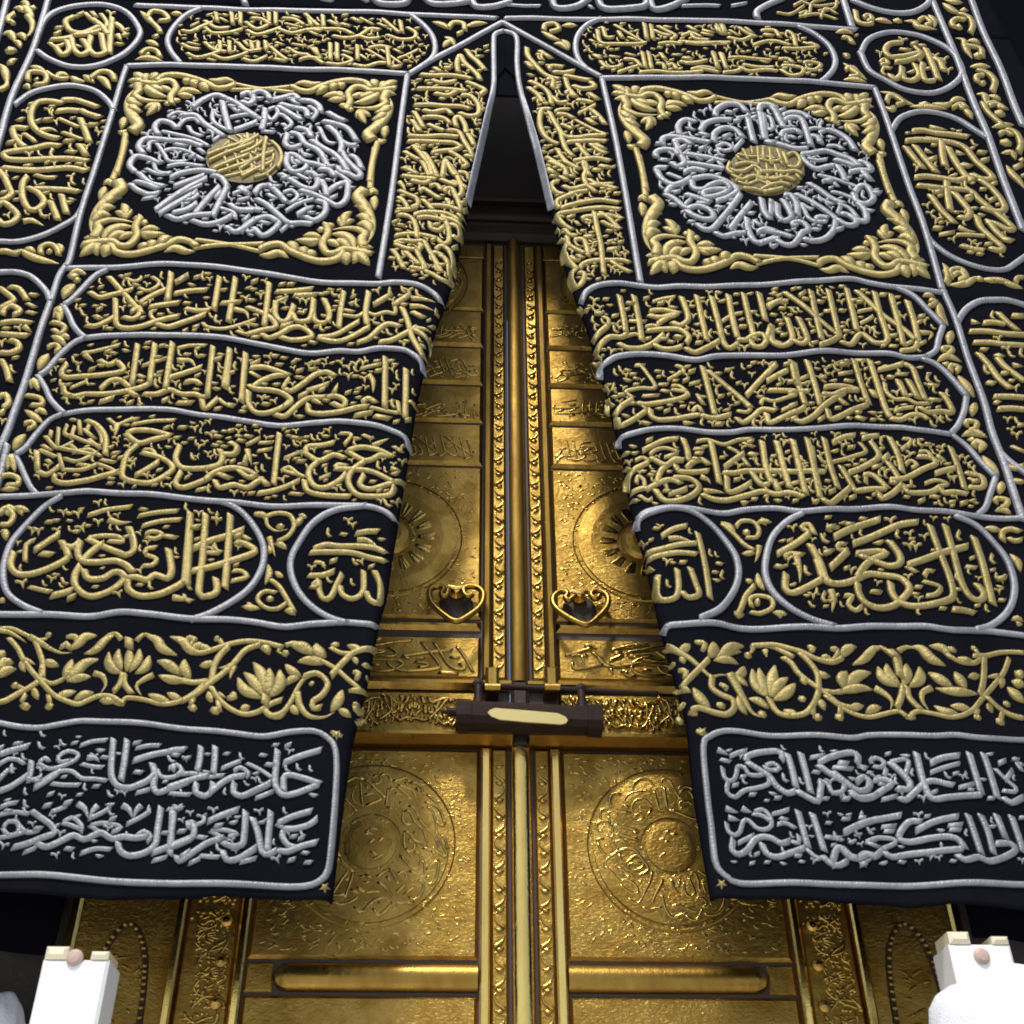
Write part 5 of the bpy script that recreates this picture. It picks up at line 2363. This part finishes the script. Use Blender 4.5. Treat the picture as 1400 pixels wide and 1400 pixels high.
# ================================================================ the door frame
frame = empty('door_frame', (0, 0.05, DOOR_BOTTOM), 'gilded door frame with two bright strips and engraved jambs beside the door', 'door frame')
for side in (-1, 1):
    sx = lambda a, b: (a, b) if side > 0 else (-b, -a)
    b = MB(); b.box(*sx(1.0, 1.60), .004, .118, DOOR_BOTTOM - .1, DOOR_TOP)
    j = b.build('jamb', M['groove'], frame)
    b = MB(); b.box(*sx(1.029, 1.222), -.030, .0035, DOOR_BOTTOM - .1, DOOR_TOP, 0, .012)
    o = b.build('engraved_band', M['gold_plate'], j)
    b = MB(); a_, c_ = sx(1.045, 1.206); yf = lambda x, z: np.full(np.shape(x), -.030)
    
    for q_ in range(4):
        for fl, q in letters('floral_band_right' if q_ % 2 else 'floral_band_left'):
            stroke(b, smooth_line(np.column_stack([a_ + (c_ - a_) * q[:, 1], 2.05 + .36 * q_ + .35 * q[:, 0]]), .012), .012, .008, yf, fl[:1] if fl[:1] in ('l', 't', 'b') else '')
    for k in range(9):                                                          # rosebuds along the inner edge
        z = 2.22 + k * .142; xx = side * (1.075)
        b.lathe_y(xx, z, -.030, [(.024, 0), (.022, .012), (.012, .022), (.001, .024)], 16)
    b.build('band_flowers', M['gold_relief'], o)
    for xc in (1.008, 1.240):
        b = MB(); b.box(*sx(xc - .0165, xc + .0165), -.062, .0032, DOOR_BOTTOM - .1, DOOR_TOP, 0, .007)
        b.build('bright_strip', M['gold_smooth'], j)
    b = MB(); q = sx(1.262, 1.585); xi, xo = (q[0], q[1]) if side > 0 else (q[1], q[0])
    # outer panel leans forward towards the wall
    prof = [(xi, -.010), (xi + side * .05, -.022), (xo - side * .03, -.075), (xo, -.075), (xo, .0030), (xi, .0030)]
    b.prism_z(prof, DOOR_BOTTOM - .1, DOOR_TOP, 0, False)
    o = b.build('outer_panel', M['gold_plate'], j)
    b = MB(); cx = side * 1.415; zt = Z(1245 if side > 0 else 205, 1263, -.05); yf = lambda x, z: -.022 - (np.abs(x) - 1.312) / (1.555 - 1.312) * .053
    arch = [(cx - .085, zt - .75), (cx - .088, zt - .35), (cx - .075, zt - .14), (cx - .045, zt - .045), (cx, zt), (cx + .045, zt - .045), (cx + .075, zt - .14), (cx + .088, zt - .35), (cx + .085, zt - .75)]
    stroke(b, smooth_line(arch, .02), .022, .010, yf)
    b.build('arch_outline', M['dark_gold'], o)
    b = MB(); A = smooth_line(arch, .001); s0 = 0
    for i in range(0, len(A), 26):
        b.lathe_y(A[i][0] - side * .0, A[i][1], float(yf(A[i][0], 0)) - .008, [(.009, 0), (.008, .006), (.001, .010)], 10)
    relief_scrolls(b, cx, zt - .35, .12, .5, yf, .006, .05, .8)
    b.build('arch_beading', M['gold_dull'], o)
    b = MB(); a_, c_ = sx(1.588, 1.632); b.box(a_, c_, -.085, .11, DOOR_BOTTOM - .1, DOOR_TOP, 0, .01)
    o = b.build('edge_moulding', M['gold_smooth'], j)
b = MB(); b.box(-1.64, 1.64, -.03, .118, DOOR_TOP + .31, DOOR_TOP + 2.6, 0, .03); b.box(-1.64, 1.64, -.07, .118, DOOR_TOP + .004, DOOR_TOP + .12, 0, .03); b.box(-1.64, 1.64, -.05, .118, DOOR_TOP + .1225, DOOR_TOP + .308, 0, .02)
lt = b.build('lintel', M['dark_gold'], frame)  # brown deepened to stand for shade at the top of the slit
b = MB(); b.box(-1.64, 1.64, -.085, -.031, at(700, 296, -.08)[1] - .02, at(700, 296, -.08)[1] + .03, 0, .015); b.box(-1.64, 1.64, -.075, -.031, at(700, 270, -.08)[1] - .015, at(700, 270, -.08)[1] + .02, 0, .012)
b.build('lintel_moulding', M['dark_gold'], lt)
b = MB(); b.box(-1.6, 1.6, -.09, .118, DOOR_BOTTOM - .11, DOOR_BOTTOM - .012, 0, .02); b.build('sill', M['gold_smooth'], frame)

# ================================================================ the long lock
yl = -.150
xa, za = at(640, 977, yl); xb, zb = at(806, 982, yl)
lock = empty('long_lock', (0, yl, za), 'long dark metal lock with a pale brass plate hanging across the middle of the door', 'lock')
tilt = (at(806, 984, yl)[1] - at(640, 977, yl)[1]) / (xb - xa); zc = za - tilt * xa
def oct_prof(h, d, c): return [(yl + d, -h), (yl - d + c, -h), (yl - d, -h + c), (yl - d, h - c * 1.3), (yl - d + c * 1.5, h), (yl + d, h)]
b = MB(); hz = .050
b.prism_x([(p[0], p[1] + zc) for p in oct_prof(hz, .055, .022)], xa, xb, 0, False, tilt)
body = b.build('lock_body', M['lock_metal'], lock)
xe0 = at(623, 984, yl)[0]; xe1 = at(823, 990, yl)[0]
for u0, u1 in ((xe0, xa + .012), (xb - .012, xe1)):
    b = MB(); b.prism_x([(p[0], p[1] + zc) for p in oct_prof(hz * 1.13, .063, .026)], u0, u1, 0, False, tilt)
    b.build('end_cap', M['lock_metal'], lock)
b = MB(); b.prism_x([(yl + .018 * math.cos(t), zc + .008 + .018 * math.sin(t)) for t in np.linspace(0, 2 * math.pi, 12, endpoint=False)], xe0 - .034, xe0 + .004, 0, True, tilt)
b.prism_x([(yl + .009 * math.cos(t), zc + .008 + .009 * math.sin(t)) for t in np.linspace(0, 2 * math.pi, 12, endpoint=False)], xe0 - .060, xe0 - .03, 0, True, tilt)
b.build('finial', M['lock_metal'], lock)
b = MB(); PL = [(393, 350), (403, 336), (430, 326), (585, 338), (745, 352), (785, 370), (797, 387), (788, 402), (765, 408), (610, 398), (455, 384), (412, 368)]
yy = yl - .0555
ring = [at(560 + a / 3.684, 880 + c / 3.684, yy) for a, c in PL]
n = len(ring); v = [(p[0], yy - .004, p[1]) for p in ring] + [(p[0], yy + .004, p[1]) for p in ring]
b.add(v, [tuple(range(n)), tuple(range(n, 2 * n))[::-1]] + [(i, n + i, n + (i + 1) % n, (i + 1) % n) for i in range(n)], 0, False)
b.build('name_plate', M['lock_plate'], body)
yr = -.135
R0 = at(652, 937, yr); R1 = at(900, 949, yr); rt = (R1[1] - R0[1]) / (R1[0] - R0[0])
rz = lambda x: R0[1] + rt * (x - R0[0])
b = MB(); b.tube([(R0[0] - .01, yr, rz(R0[0] - .01)), (0, yr, rz(0)), (R1[0], yr, rz(R1[0]))], .0125, 12)
b.build('shackle_rod', M['lock_metal'], lock)
for px in (654, 794):
    x, z = at(px, 940, yr); zr = rz(x); ztop = zc + hz + tilt * x
    b = MB(); P_ = [(x, yr - .012, ztop - .006), (x, yr - .010, (ztop + zr) / 2), (x, yr, zr), (x, yr, zr + .030)]
    b.tube(P_, [.026, .017, .019, .008], 14); b.lathe_y(x, zr + .004, yr + .012, [(.001, -.02), (.022, -.006), (.027, .012), (.022, .026), (.001, .034)], 20)
    b.build('shackle_post', M['lock_metal'], lock)

# ================================================================ white blocks beside the frame and the white cloths at the corners
def block(name, label, quad, y, side, knob):
    t = empty(name, (0, 0, 0), label, 'block', 'white blocks beside the door frame')
    xs = [at(p[0], p[1], y)[0] for p in quad]; z1 = at(*quad[0], y)[1]
    x0, x1 = sorted((xs[0], xs[1])); t.location = ((x0 + x1) / 2, y, 1.9); wdt = x1 - x0
    b = MB(); b.box(x0, x1, y, y + .15, 1.9, z1 - .005, 0, .01)
    o = b.build('block_body', M['marble'], t)
    c = wdt * .36
    for u0, u1, hh_ in ((x0 + .004, x0 + c, .034), (x1 - c * .8, x1 - .004, .020)):
        b = MB(); b.box(u0, u1, y - .008, y + .12, z1 - .004, z1 + hh_, 0, .012); b.build('gilt_corner', M['pale_gilt'], t)
    b = MB(); kx, kz = at(knob[0], knob[1], y - .02); b.lathe_y(kx, kz, y, [(.026, 0), (.024, .008), (.016, .014), (.001, .016)], 24)
    b.build('knob', M['knob'], t)
block('white_block', 'overexposed white block with a notched top left of the door frame', [(59, 1309), (151, 1304)], -.62, -1, (100, 1307))
block('white_block', 'glaring white block half hidden by white cloth right of the door frame', [(1297, 1288), (1380, 1284)], -.62, 1, (1345, 1305))
def towel(label, px, py, y, rx, rz_, seed, lift, am=1.0):
    cx, cz = at(px, py, y); bm = bmesh.new(); bmesh.ops.create_icosphere(bm, subdivisions=5, radius=1.0)
    r_ = random.Random(seed); ph = [r_.uniform(0, 6) for _ in range(9)]
    for v_ in bm.verts:
        p = v_.co; k = 1 + am * (.16 * math.sin(3 * p.x + 2 * p.z + ph[0]) + .11 * math.sin(7 * p.x - 4 * p.z + 3 * p.y + ph[1]) + .05 * math.sin(15 * p.z + 9 * p.x + ph[2]) + .03 * math.sin(24 * p.x + 13 * p.y + ph[3]))
        v_.co = Vector((cx + p.x * rx * k, y + p.y * rx * .55 * k, cz + p.z * rz_ * k + lift * p.x * rz_))
    me = bpy.data.meshes.new('white_cloth'); bm.to_mesh(me); bm.free()
    for q in me.polygons: q.use_smooth = True
    o = link('white_cloth', me, None, [M['towel']]); o['label'] = label; o['category'] = 'cloth'; o['group'] = 'white cloths at the lower corners'
towel('bright white folded cloth in front of the door frame at the lower right corner', 1486, 1528, -.95, .46, .40, 3, .22, .6)
towel('pale blue grey white cloth at the lower left corner beside the white block', -44, 1462, -.10, .22, .28, 9, -.15, .4)

# ================================================================ the hanging cloths
Y0 = -0.64                                            # plane of the embroidered curtain
EDGE_PX = {'L': [(690, 36), (690, 100), (677, 116), (670, 152), (660, 199), (650, 242), (641, 280), (634, 320), (622, 372), (613, 408), (600, 440), (586, 482), (578, 520), (569, 560),
                 (563, 600), (556, 645), (549, 690), (544, 725), (537, 765), (529, 820), (519, 852), (512, 890), (501, 945), (489, 988), (481, 1020), (470, 1100), (455, 1229)],
           'R': [(690, 36), (690, 100), (709, 118), (721, 156), (733, 202), (743, 244), (752, 284), (763, 330), (776, 382), (788, 416), (800, 446), (814, 492), (826, 532), (838, 582),
                 (850, 622), (860, 682), (867, 722), (878, 756), (891, 812), (901, 858), (911, 895), (929, 962), (937, 990), (946, 1085), (970, 1228)]}
BOT_PX = {'L': [(455, 1229), (400, 1227), (300, 1225), (265, 1229), (150, 1230), (80, 1224), (0, 1216), (-200, 1210)],
          'R': [(970, 1228), (1080, 1228), (1170, 1233), (1245, 1239), (1300, 1236), (1400, 1244), (1600, 1250)]}
RR = 0.045
EDGE = {}
for s in 'LR':
    q = sorted((at(px, py, Y0 + RR * .8)[::-1] for px, py in EDGE_PX[s]), key=lambda p: p[0])
    EDGE[s] = (np.array([p[0] for p in q]), np.array([p[1] for p in q]))
ZAP = at(690, 118, Y0)[1]                              # the slit opens below this height
def xe(s, z): return np.interp(z, *EDGE[s])
def disp(s, x, z):
    x = np.asarray(x, float); z = np.asarray(z, float)
    u = (xe(s, z) - x) if s == 'L' else (x - xe(s, z))
    k = np.clip((ZAP - z) / .35, 0, 1); rr = RR
    uu = np.clip(u, 0, rr); roll = (rr - np.sqrt(np.maximum(0, rr * rr - (rr - uu) ** 2))) * k
    low = np.clip((at(600, 300, Y0)[1] - z) / 1.2, 0, 1) * .75 + .25
    wv = .011 * np.sin(6.3 * x + .9 * z + (0.4 if s == 'L' else 2.0)) + .007 * np.sin(12.7 * x - 1.7 * z + 1.0) + .004 * np.sin(21 * x + 3.1 * z) + .004 * np.sin(9 * z + 2 * x)
    return wv * low - roll
def yfun(s): return lambda x, z: Y0 - disp(s, x, z)
def on_cloth(s, px, py, lift=0.0):
    """points where the sight lines of traced pixels meet the waving cloth: returns x,z"""
    D = rays(px, py); n = len(D)
    ys = np.linspace(Y0 - .06, Y0 + .07, 66); best = None
    Xs, Zs, G = [], [], []
    for y in ys:
        t = (y - CAM[1]) / D[:, 1]; x = CAM[0] + t * D[:, 0]; z = CAM[2] + t * D[:, 2]
        Xs.append(x); Zs.append(z); G.append(y - (Y0 - disp(s, x, z) - lift))
    Xs, Zs, G = map(np.array, (Xs, Zs, G))
    out = np.zeros((n, 2))
    for i in range(n):
        g_ = G[:, i]; c = np.where((g_[:-1] <= 0) & (g_[1:] > 0))[0]
        if len(c):
            a = c[0]; f = -g_[a] / (g_[a + 1] - g_[a] + 1e-12); out[i] = (Xs[a, i] + f * (Xs[a + 1, i] - Xs[a, i]), Zs[a, i] + f * (Zs[a + 1, i] - Zs[a, i]))
        else: out[i] = (Xs[46, i], Zs[46, i])
    return out
XOUT = {'L': -3.1, 'R': at(1353, 0, Y0)[0] + .012}
TOPZ = at(690, 24, Y0)[1]                              # seam with the header band
def cloth_mesh(s, parent):
    zb = np.array(sorted([at(px, py, Y0) for px, py in BOT_PX[s]])); nu, nv = 230, 330; V = []
    # u is denser near the rolled inner edge
    us = np.concatenate([np.linspace(0, .06, 40, endpoint=False), np.linspace(.06, 1, nu - 40)])
    for v in np.linspace(0, 1, nv):
        zt = np.full(len(us), TOPZ); x = None
        z = None
        # two passes: the hem height depends on x, the inner edge on z
        xi = xe(s, np.full(len(us), TOPZ * v)); x = xi
        for _ in range(4):
            hem = np.interp(x, zb[:, 0], zb[:, 1]); z = hem + (TOPZ - hem) * v
            e = xe(s, z); x = e + (XOUT[s] - e) * us
        V.append(np.column_stack([x, Y0 - disp(s, x, z), z]))
    V = np.vstack(V); m = len(us)
    f = [(j * m + i, j * m + i + 1, (j + 1) * m + i + 1, (j + 1) * m + i) for j in range(nv - 1) for i in range(m - 1)]
    if s == 'R': f = [q for q in f]
    else: f = [q[::-1] for q in f]
    mb = MB(); mb.add(V, f, 0, True); o = mb.build('cloth', M['cloth'], parent, False)
    sol = o.modifiers.new('thickness', 'SOLIDIFY'); sol.thickness = .008; sol.offset = -1.0
    return o
mid_label = {'L': 'left half of the black embroidered curtain, drawn aside left of the gilded door',
             'R': 'right half of the black embroidered curtain, drawn aside right of the gilded door'}
HALF = {}
for s in 'LR':
    HALF[s] = empty('embroidered_curtain', (-1.9 if s == 'L' else 1.9, Y0, at(300 if s == 'L' else 1100, 1226, Y0)[1]), mid_label[s], 'curtain', 'halves of the embroidered door curtain')
    cloth_mesh(s, HALF[s])

# ---- silver cords, one mesh for each panel they frame
PANEL = {}
CW = {'medallion': 10.5, 'capsule': 10, 'top_oval': 10.5, 'side_oval': 10.5, 'outer_border': 11.5, 'text_band': 9.5, 'cartouche_1': 10.5, 'cartouche_2': 10.5, 'cartouche_3': 10.5,
      'long_oval': 11.5, 'small_oval': 11.5, 'inscription_sheet': 10.5}
PNAME = {'cartouche_1': 'cartouche', 'cartouche_2': 'cartouche', 'cartouche_3': 'cartouche', 'medallion': 'medallion', 'capsule': 'lozenge_panel', 'text_band': 'text_band', 'top_oval': 'oval_panel',
         'side_oval': 'oval_panel', 'outer_border': 'border', 'long_oval': 'oval_panel', 'small_oval': 'oval_panel', 'inscription_sheet': 'inscription_panel', 'floral_band': 'floral_band'}
def px_stroke(mb, s, P, wpx, kind='', hk=.42, step=.012, lift=None, sharp=False):
    P = np.asarray(P, float); cx, cy = P.mean(0); c = at(cx, cy, Y0); w_ = wpx / px_per_m(c[0], Y0, c[1]); h = w_ * hk
    Q = on_cloth(s, P[:, 0], P[:, 1], h * .6)
    L = Q if sharp else smooth_line(Q, step)
    if sharp and len(Q) > 1: L = np.vstack([smooth_line(Q[i:i + 2], step) for i in range(len(Q) - 1)])
    elif len(Q) == 2:
        n_ = max(2, int(np.linalg.norm(Q[1] - Q[0]) / .03)); L = Q[0] + (Q[1] - Q[0]) * np.linspace(0, 1, n_ + 1)[:, None]
    stroke(mb, L, w_, h, yfun(s), kind, .18 if wpx > 9.9 and hk > .45 else .32)
cur = None
for ln in CORDS.strip().splitlines():
    if ln[0] == '@':
        s, nm = ln[1:].split(); cur = (s, nm); PANEL.setdefault(cur, []); continue
    PANEL[cur].append(MB())
    for seg in ln.split('|'):
        P = [tuple(map(float, p.split(','))) for p in seg.split()]
        px_stroke(PANEL[cur][-1], cur[0], P, CW[cur[1]] * .88, '', .42, .015)
PART = {}
for (s, nm), mb in PANEL.items():
    PART[(s, nm)] = mb[0].build(PNAME[nm], M['cord'], HALF[s], False)
    for q in mb[1:]: q.build('silver_cord', M['cord'], PART[(s, nm)], False)
for s in 'LR':
    PART[(s, 'floral_band')] = None

# ---- lettering and ornament
# name: (side, panel, material, width in px, part name, relief)
G_, S_ = 'gold_thread', 'silver_thread'
CFG = {'floral_band': (None, 'floral_band', G_, 7.4, 'floral_band', .34), 'cartouche': (None, None, G_, 9.0, 'lettering', .34), 'oval': (None, 'long_oval', G_, 10.4, 'lettering', .34),
       'small_oval': (None, 'small_oval', G_, 9.0, 'lettering', .34), 'sheet': (None, 'inscription_sheet', S_, 9.4, 'lettering', .34), 'medallion': (None, 'medallion', S_, 9.8, 'silver_lettering', .36),
       'medallion_centre': (None, 'medallion', G_, 6.8, 'centre_lettering', .6), 'band': (None, 'text_band', G_, 8.4, 'lettering', .36), 'capsule': (None, 'capsule', G_, 7.0, 'lettering', .36),
       'top_oval': (None, 'top_oval', G_, 9.4, 'lettering', .36), 'side_oval': (None, 'side_oval', G_, 10.2, 'lettering', .34), 'side_cartouche': (None, 'outer_border', G_, 9.8, 'side_lettering', .36),
       'filler': (None, 'outer_border', G_, 7.4, 'filler_ornament', .42), 'knot': (None, 'long_oval', G_, 7.2, 'knot_ornament', .42)}
SUB = {}
def mark(mb, s, px, py, w_):
    k = rnd.random(); a = rnd.uniform(-.5, .3); q = w_ * rnd.uniform(.75, 1.05); cs, sn = math.cos(a), math.sin(a)
    f = lambda x, y: (px + (x * cs - y * sn) * q, py + (x * sn + y * cs) * q * .8)
    if k < .35: px_stroke(mb, s, [f(-.62, 0), f(.62, 0)], q * .85, '', .55)
    elif k < .6:
        px_stroke(mb, s, [f(-.8, -.5), f(-.1, -.3), f(0, .8)], q * .55, 't', .6); px_stroke(mb, s, [f(.8, -.5), f(.2, -.3), f(.05, .7)], q * .55, 't', .6)
    elif k < .85: px_stroke(mb, s, [f(-.1, -.75), f(-.25, .2), f(.3, .75)], q * .6, '', .55)
    else: px_stroke(mb, s, [f(-.8, -.2), f(0, .2), f(.8, -.1)], q * .7, 'l', .6)
corner = []; TAKEN = {}
def dense(P):
    P = np.array(P, float); return np.vstack([P[i] + (P[i + 1] - P[i]) * np.linspace(0, 1, max(2, int(np.linalg.norm(P[i + 1] - P[i]) / 2)))[:, None] for i in range(len(P) - 1)])
def clusters(items, gap):
    """strokes of one block that lie close together form one sprig"""
    D_ = [dense(P) if len(P) > 1 else np.array(P) for P in items]; lab = list(range(len(D_)))
    for i in range(len(D_)):
        for j in range(i):
            if lab[i] != lab[j] and np.sqrt(((D_[i][:, None] - D_[j][None]) ** 2).sum(2)).min() < gap:
                o_, n_ = lab[i], lab[j]; lab = [n_ if q == o_ else q for q in lab]
    return lab
CL = {}
ALL = parse(TRACE)
for pre in ('filler', 'knot', 'side_cartouche', 'top_script'):
    for bk in sorted({k for k, _, _ in ALL if k[0].startswith(pre)}, key=str):
        idx = [i for i, (k, fl, P) in enumerate(ALL) if k == bk]
        lab = clusters([[(bk[1] + a / bk[3], bk[2] + q / bk[3]) for a, q in ALL[i][2]] for i in idx], 7.0)
        for i, l in zip(idx, lab): CL[i] = (bk, l)
for i_, ((nm, ox, oy, sc_, blk), fl, P) in enumerate(ALL):
    P = [(ox + a / sc_, oy + b_ / sc_) for a, b_ in P]
    if nm == 'corner': corner.append((fl, P)); continue
    if nm.startswith('top_script'): continue
    base = nm; num = ''
    if base[-2:] in ('_1', '_2', '_3'): num = base[-2:]; base = base[:-2]
    s = 'L' if base.endswith('_left') else 'R'; base = base.replace('_left', '').replace('_right', '')
    c = CFG[base]; pn = c[1] or (base + num)
    key = (s, pn, c[4], c[2], str(CL[i_]) if i_ in CL and fl != 'm' else '0'); mb = SUB.setdefault(key, MB())
    w_, kind, hk = c[3] * 1.07, '', c[5]
    if fl == 'm':
        for a, b_ in P: mark(mb, s, a, b_, w_ * .92)
        TAKEN.setdefault((s, pn), []).append(np.array(P))
        continue
    f0 = fl[:1]
    if f0 in ('l', 't', 'b'): kind = f0; fl = fl[1:]
    elif f0 == 'n': w_ *= .74; fl = fl[1:]
    elif f0 == 'w': w_ *= 1.7; fl = fl[1:]
    if fl: w_ *= float(fl)
    if kind == 'l' and base == 'floral_band': w_ *= 1.12
    px_stroke(mb, s, P, w_, kind, hk * (.8 if kind == 'l' else 1)); TAKEN.setdefault((s, pn), []).append(dense(P))
# ---- the little vowel signs and fillers that crowd every gap between the letters
def inside(x, y, poly):
    r = False
    for (x1, y1), (x2, y2) in zip(poly, poly[1:] + poly[:1]):
        if (y1 > y) != (y2 > y) and x < (x2 - x1) * (y - y1) / (y2 - y1) + x1: r = not r
    return r
FR = random.Random(11)
def fill(s, pn, name, m, poly, clear, size, tries, ring=None):
    key = (s, pn, name, m, '0'); mb = SUB.setdefault(key, MB()); T = np.vstack(TAKEN[(s, pn)]); X_ = [p[0] for p in poly]; Y_ = [p[1] for p in poly]
    for _ in range(tries):
        x, y = FR.uniform(min(X_), max(X_)), FR.uniform(min(Y_), max(Y_))
        if not inside(x, y, poly): continue
        if ring and math.hypot((x - ring[0]) / ring[2], (y - ring[1]) / ring[3]) < 1: continue
        d = (T[:, 0] - x) ** 2 + ((T[:, 1] - y) * 1.15) ** 2
        if d.min() < clear * clear: continue
        mark(mb, s, x, y, size); T = np.vstack([T, [[x - 2, y], [x + 2, y]]])
def ell(cx, cy, a, b_): return [(cx + a * math.cos(t), cy + b_ * math.sin(t)) for t in np.linspace(0, 2 * math.pi, 40, endpoint=False)]
for ln in FILL.strip().splitlines():
    s, pn, clear, size, tries, pts = ln.split(None, 5)
    fill(s, pn, 'lettering', 'silver_thread' if pn == 'inscription_sheet' else 'gold_thread', [tuple(map(float, p.split(','))) for p in pts.split()], float(clear), float(size), int(tries))
fill('L', 'medallion', 'silver_lettering', 'silver_thread', ell(334, 222, 150, 98), 4.9, 6.4, 1400, (334, 215, 62, 42))
fill('R', 'medallion', 'silver_lettering', 'silver_thread', ell(1047, 237, 146, 95), 4.9, 6.2, 1400, (1047, 232, 62, 43))
for s, cx, cy, a, b_ in (('L', 334, 216, 53, 34), ('R', 1048, 233, 52, 35)):      # padded gold ground under the central monogram
    mb = MB(); E_ = np.array(ell(cx, cy, 1, 1)); V = []
    for k in (1.0, .9, .6, .3):
        q = on_cloth(s, cx + (E_[:, 0] - cx) * a * k, cy + (E_[:, 1] - cy) * b_ * k); hh_ = {1.0: .0, .9: .003, .6: .004, .3: .004}[k]
        V.append(np.column_stack([q[:, 0], yfun(s)(q[:, 0], q[:, 1]) - hh_, q[:, 1]]))
    V = np.vstack(V); n_ = 40
    mb.add(V, [(r * n_ + i, r * n_ + (i + 1) % n_, (r + 1) * n_ + (i + 1) % n_, (r + 1) * n_ + i) for r in range(3) for i in range(n_)] + [tuple(range(3 * n_, 4 * n_))], 0, True,
           np.column_stack([V[:, 0] * .7, V[:, 2], V[:, 1]]))
    mb.build('centre_ground', M['gold_ground'], PART[(s, 'medallion')])
for (s, pn, name, m, _b), mb in SUB.items():
    if pn == 'floral_band': mb.build(name, M[m], HALF[s], False)
    else: mb.build(name, M[m], PART[(s, pn)], False)

# ---- the gold corner sprays and bars of the two medallions: one traced corner, mirrored into the four corners of each panel
QUAD = {'L': [(557, 101), (173, 89), (517, 379), (91, 363)], 'R': [(823, 106), (1195, 119), (879, 387), (1289, 396)]}   # inner-top, outer-top, inner-bottom, outer-bottom
def bil(q, u, v): return (1 - u) * (1 - v) * q[2] + u * (1 - v) * q[3] + (1 - u) * v * q[0] + u * v * q[1]
def inv_bil(q, p):
    u, v = .2, .2
    for _ in range(30):
        e = bil(q, u, v) - p; du = (bil(q, u + 1e-4, v) - bil(q, u, v)) / 1e-4; dv = (bil(q, u, v + 1e-4) - bil(q, u, v)) / 1e-4
        d = np.linalg.solve(np.column_stack([du, dv]), -e); u += d[0]; v += d[1]
    return u, v
qR = [np.array(at(*p, Y0)) for p in QUAD['R']]
for s in 'LR':
    q = [np.array(at(*p, Y0)) for p in QUAD[s]]
    for mu in (0, 1):
        for mv in (0, 1):
            mb = MB()
            for fl, P in corner:
                UV = [inv_bil(qR, np.array(at(a, b_, Y0))) for a, b_ in P]
                XZ = np.array([bil(q, 1 - u if mu else u, 1 - v if mv else v) for u, v in UV])
                kind = fl[0] if fl[0] in 'ltb' else ''; k = float(fl[1:] if kind else fl)
                w_ = 7.6 * k * (1.1 if kind == 'l' else 1) / 262.0
                stroke(mb, smooth_line(XZ, .012), w_, w_ * .36, yfun(s), kind)
            mb.build('corner_ornament', M['gold_thread'], PART[(s, 'medallion')], False)

# ---- gold stars at the corners of the lower inscription panels
for s, pts in (('L', [(460, 1004), (444, 1213)]), ('R', [(961, 1000), (987, 1208)])):
    for px, py in pts:
        mb = MB()
        for k in range(5):
            a = 2 * math.pi * k / 5 + .3; px_stroke(mb, s, [(px - 2 * math.cos(a), py - 2 * math.sin(a)), (px + 8 * math.cos(a), py + 8 * math.sin(a))], 6, 't', .5)
        mb.build('gold_star', M['gold_thread'], PART[(s, 'inscription_sheet')], False)

# ---- small black gusset behind the top of the slit
mb = MB(); a = at(676, 44, Y0 + .02); b_ = at(712, 132, Y0 + .02)
mb.box(a[0] - .03, b_[0] + .03, Y0 + .013, Y0 + .03, b_[1], a[1] + .1); 
mb.build('slit_gusset', M['cloth'], HALF['L'])

# ---- header band above the seam
hd = empty('curtain_header', (0, Y0, TOPZ), 'black header band with silver script above the two curtain halves, along the top edge', 'curtain header')
nx = 120; V = []
xs = np.linspace(XOUT['L'], XOUT['R'], nx)
for z in np.linspace(TOPZ + .002, TOPZ + 1.3, 24):
    V += [(x, Y0 - float(disp('L' if x < 0 else 'R', x, TOPZ) * max(0, 1 - (z - TOPZ) * 2)), z) for x in xs]
mb = MB(); mb.add(V, [(j * nx + i + 0, j * nx + i + 1, (j + 1) * nx + i + 1, (j + 1) * nx + i) for j in range(23) for i in range(nx - 1)], 0, True)
o = mb.build('cloth', M['cloth'], hd, False); sol = o.modifiers.new('thickness', 'SOLIDIFY'); sol.thickness = .008; sol.offset = -1
HB = {}
for i_, ((nm, ox, oy, sc_, blk), fl, P) in enumerate(ALL):
    if not nm.startswith('top_script'): continue
    P = np.array([(ox + a / sc_, oy + b_ / sc_) for a, b_ in P]); s = 'R' if P[:, 0].mean() > 690 else 'L'; gold = 'gold' in nm
    px_stroke(HB.setdefault((gold, str(CL[i_])), MB()), s, P, (5.5 if gold else 10.5) * (.6 if fl == 'n' and not gold else 1), '', .5)
for (gold, _k), mb in HB.items(): mb.build('gold_lettering' if gold else 'silver_lettering', M['gold_thread' if gold else 'silver_thread'], hd, False)

# ---- plain black wall cloth behind
mb = MB()
def drape(x0, x1, z0, z1, nu=90, nv=60):
    V = []
    for v in np.linspace(0, 1, nv):
        for x in np.linspace(x0, x1, nu):
            z = z0 + (z1 - z0) * v + .02 * math.sin(5 * x) * (1 - v)
            V.append((x, -.06 - .018 * math.sin(7 * x + .6 * z) - .010 * math.sin(17 * x - z), z))
    mb.add(V, [(j * nu + i, j * nu + i + 1, (j + 1) * nu + i + 1, (j + 1) * nu + i) for j in range(nv - 1) for i in range(nu - 1)], 0, True)
zk = at(1340, 1290, -.06)[1]
drape(1.66, 6.0, zk, 12.5); drape(-6.0, -1.66, at(100, 1300, -.06)[1], 12.5); drape(-1.66, 1.66, DOOR_TOP + 2.7, 12.5)
o = mb.build('wall_drape', M['kiswah'], None, False); sol = o.modifiers.new('thickness', 'SOLIDIFY'); sol.thickness = .008; sol.offset = -1
o['label'] = 'plain black cloth covering the wall behind the embroidered curtain, seen at the right edge'; o['category'] = 'wall cloth'
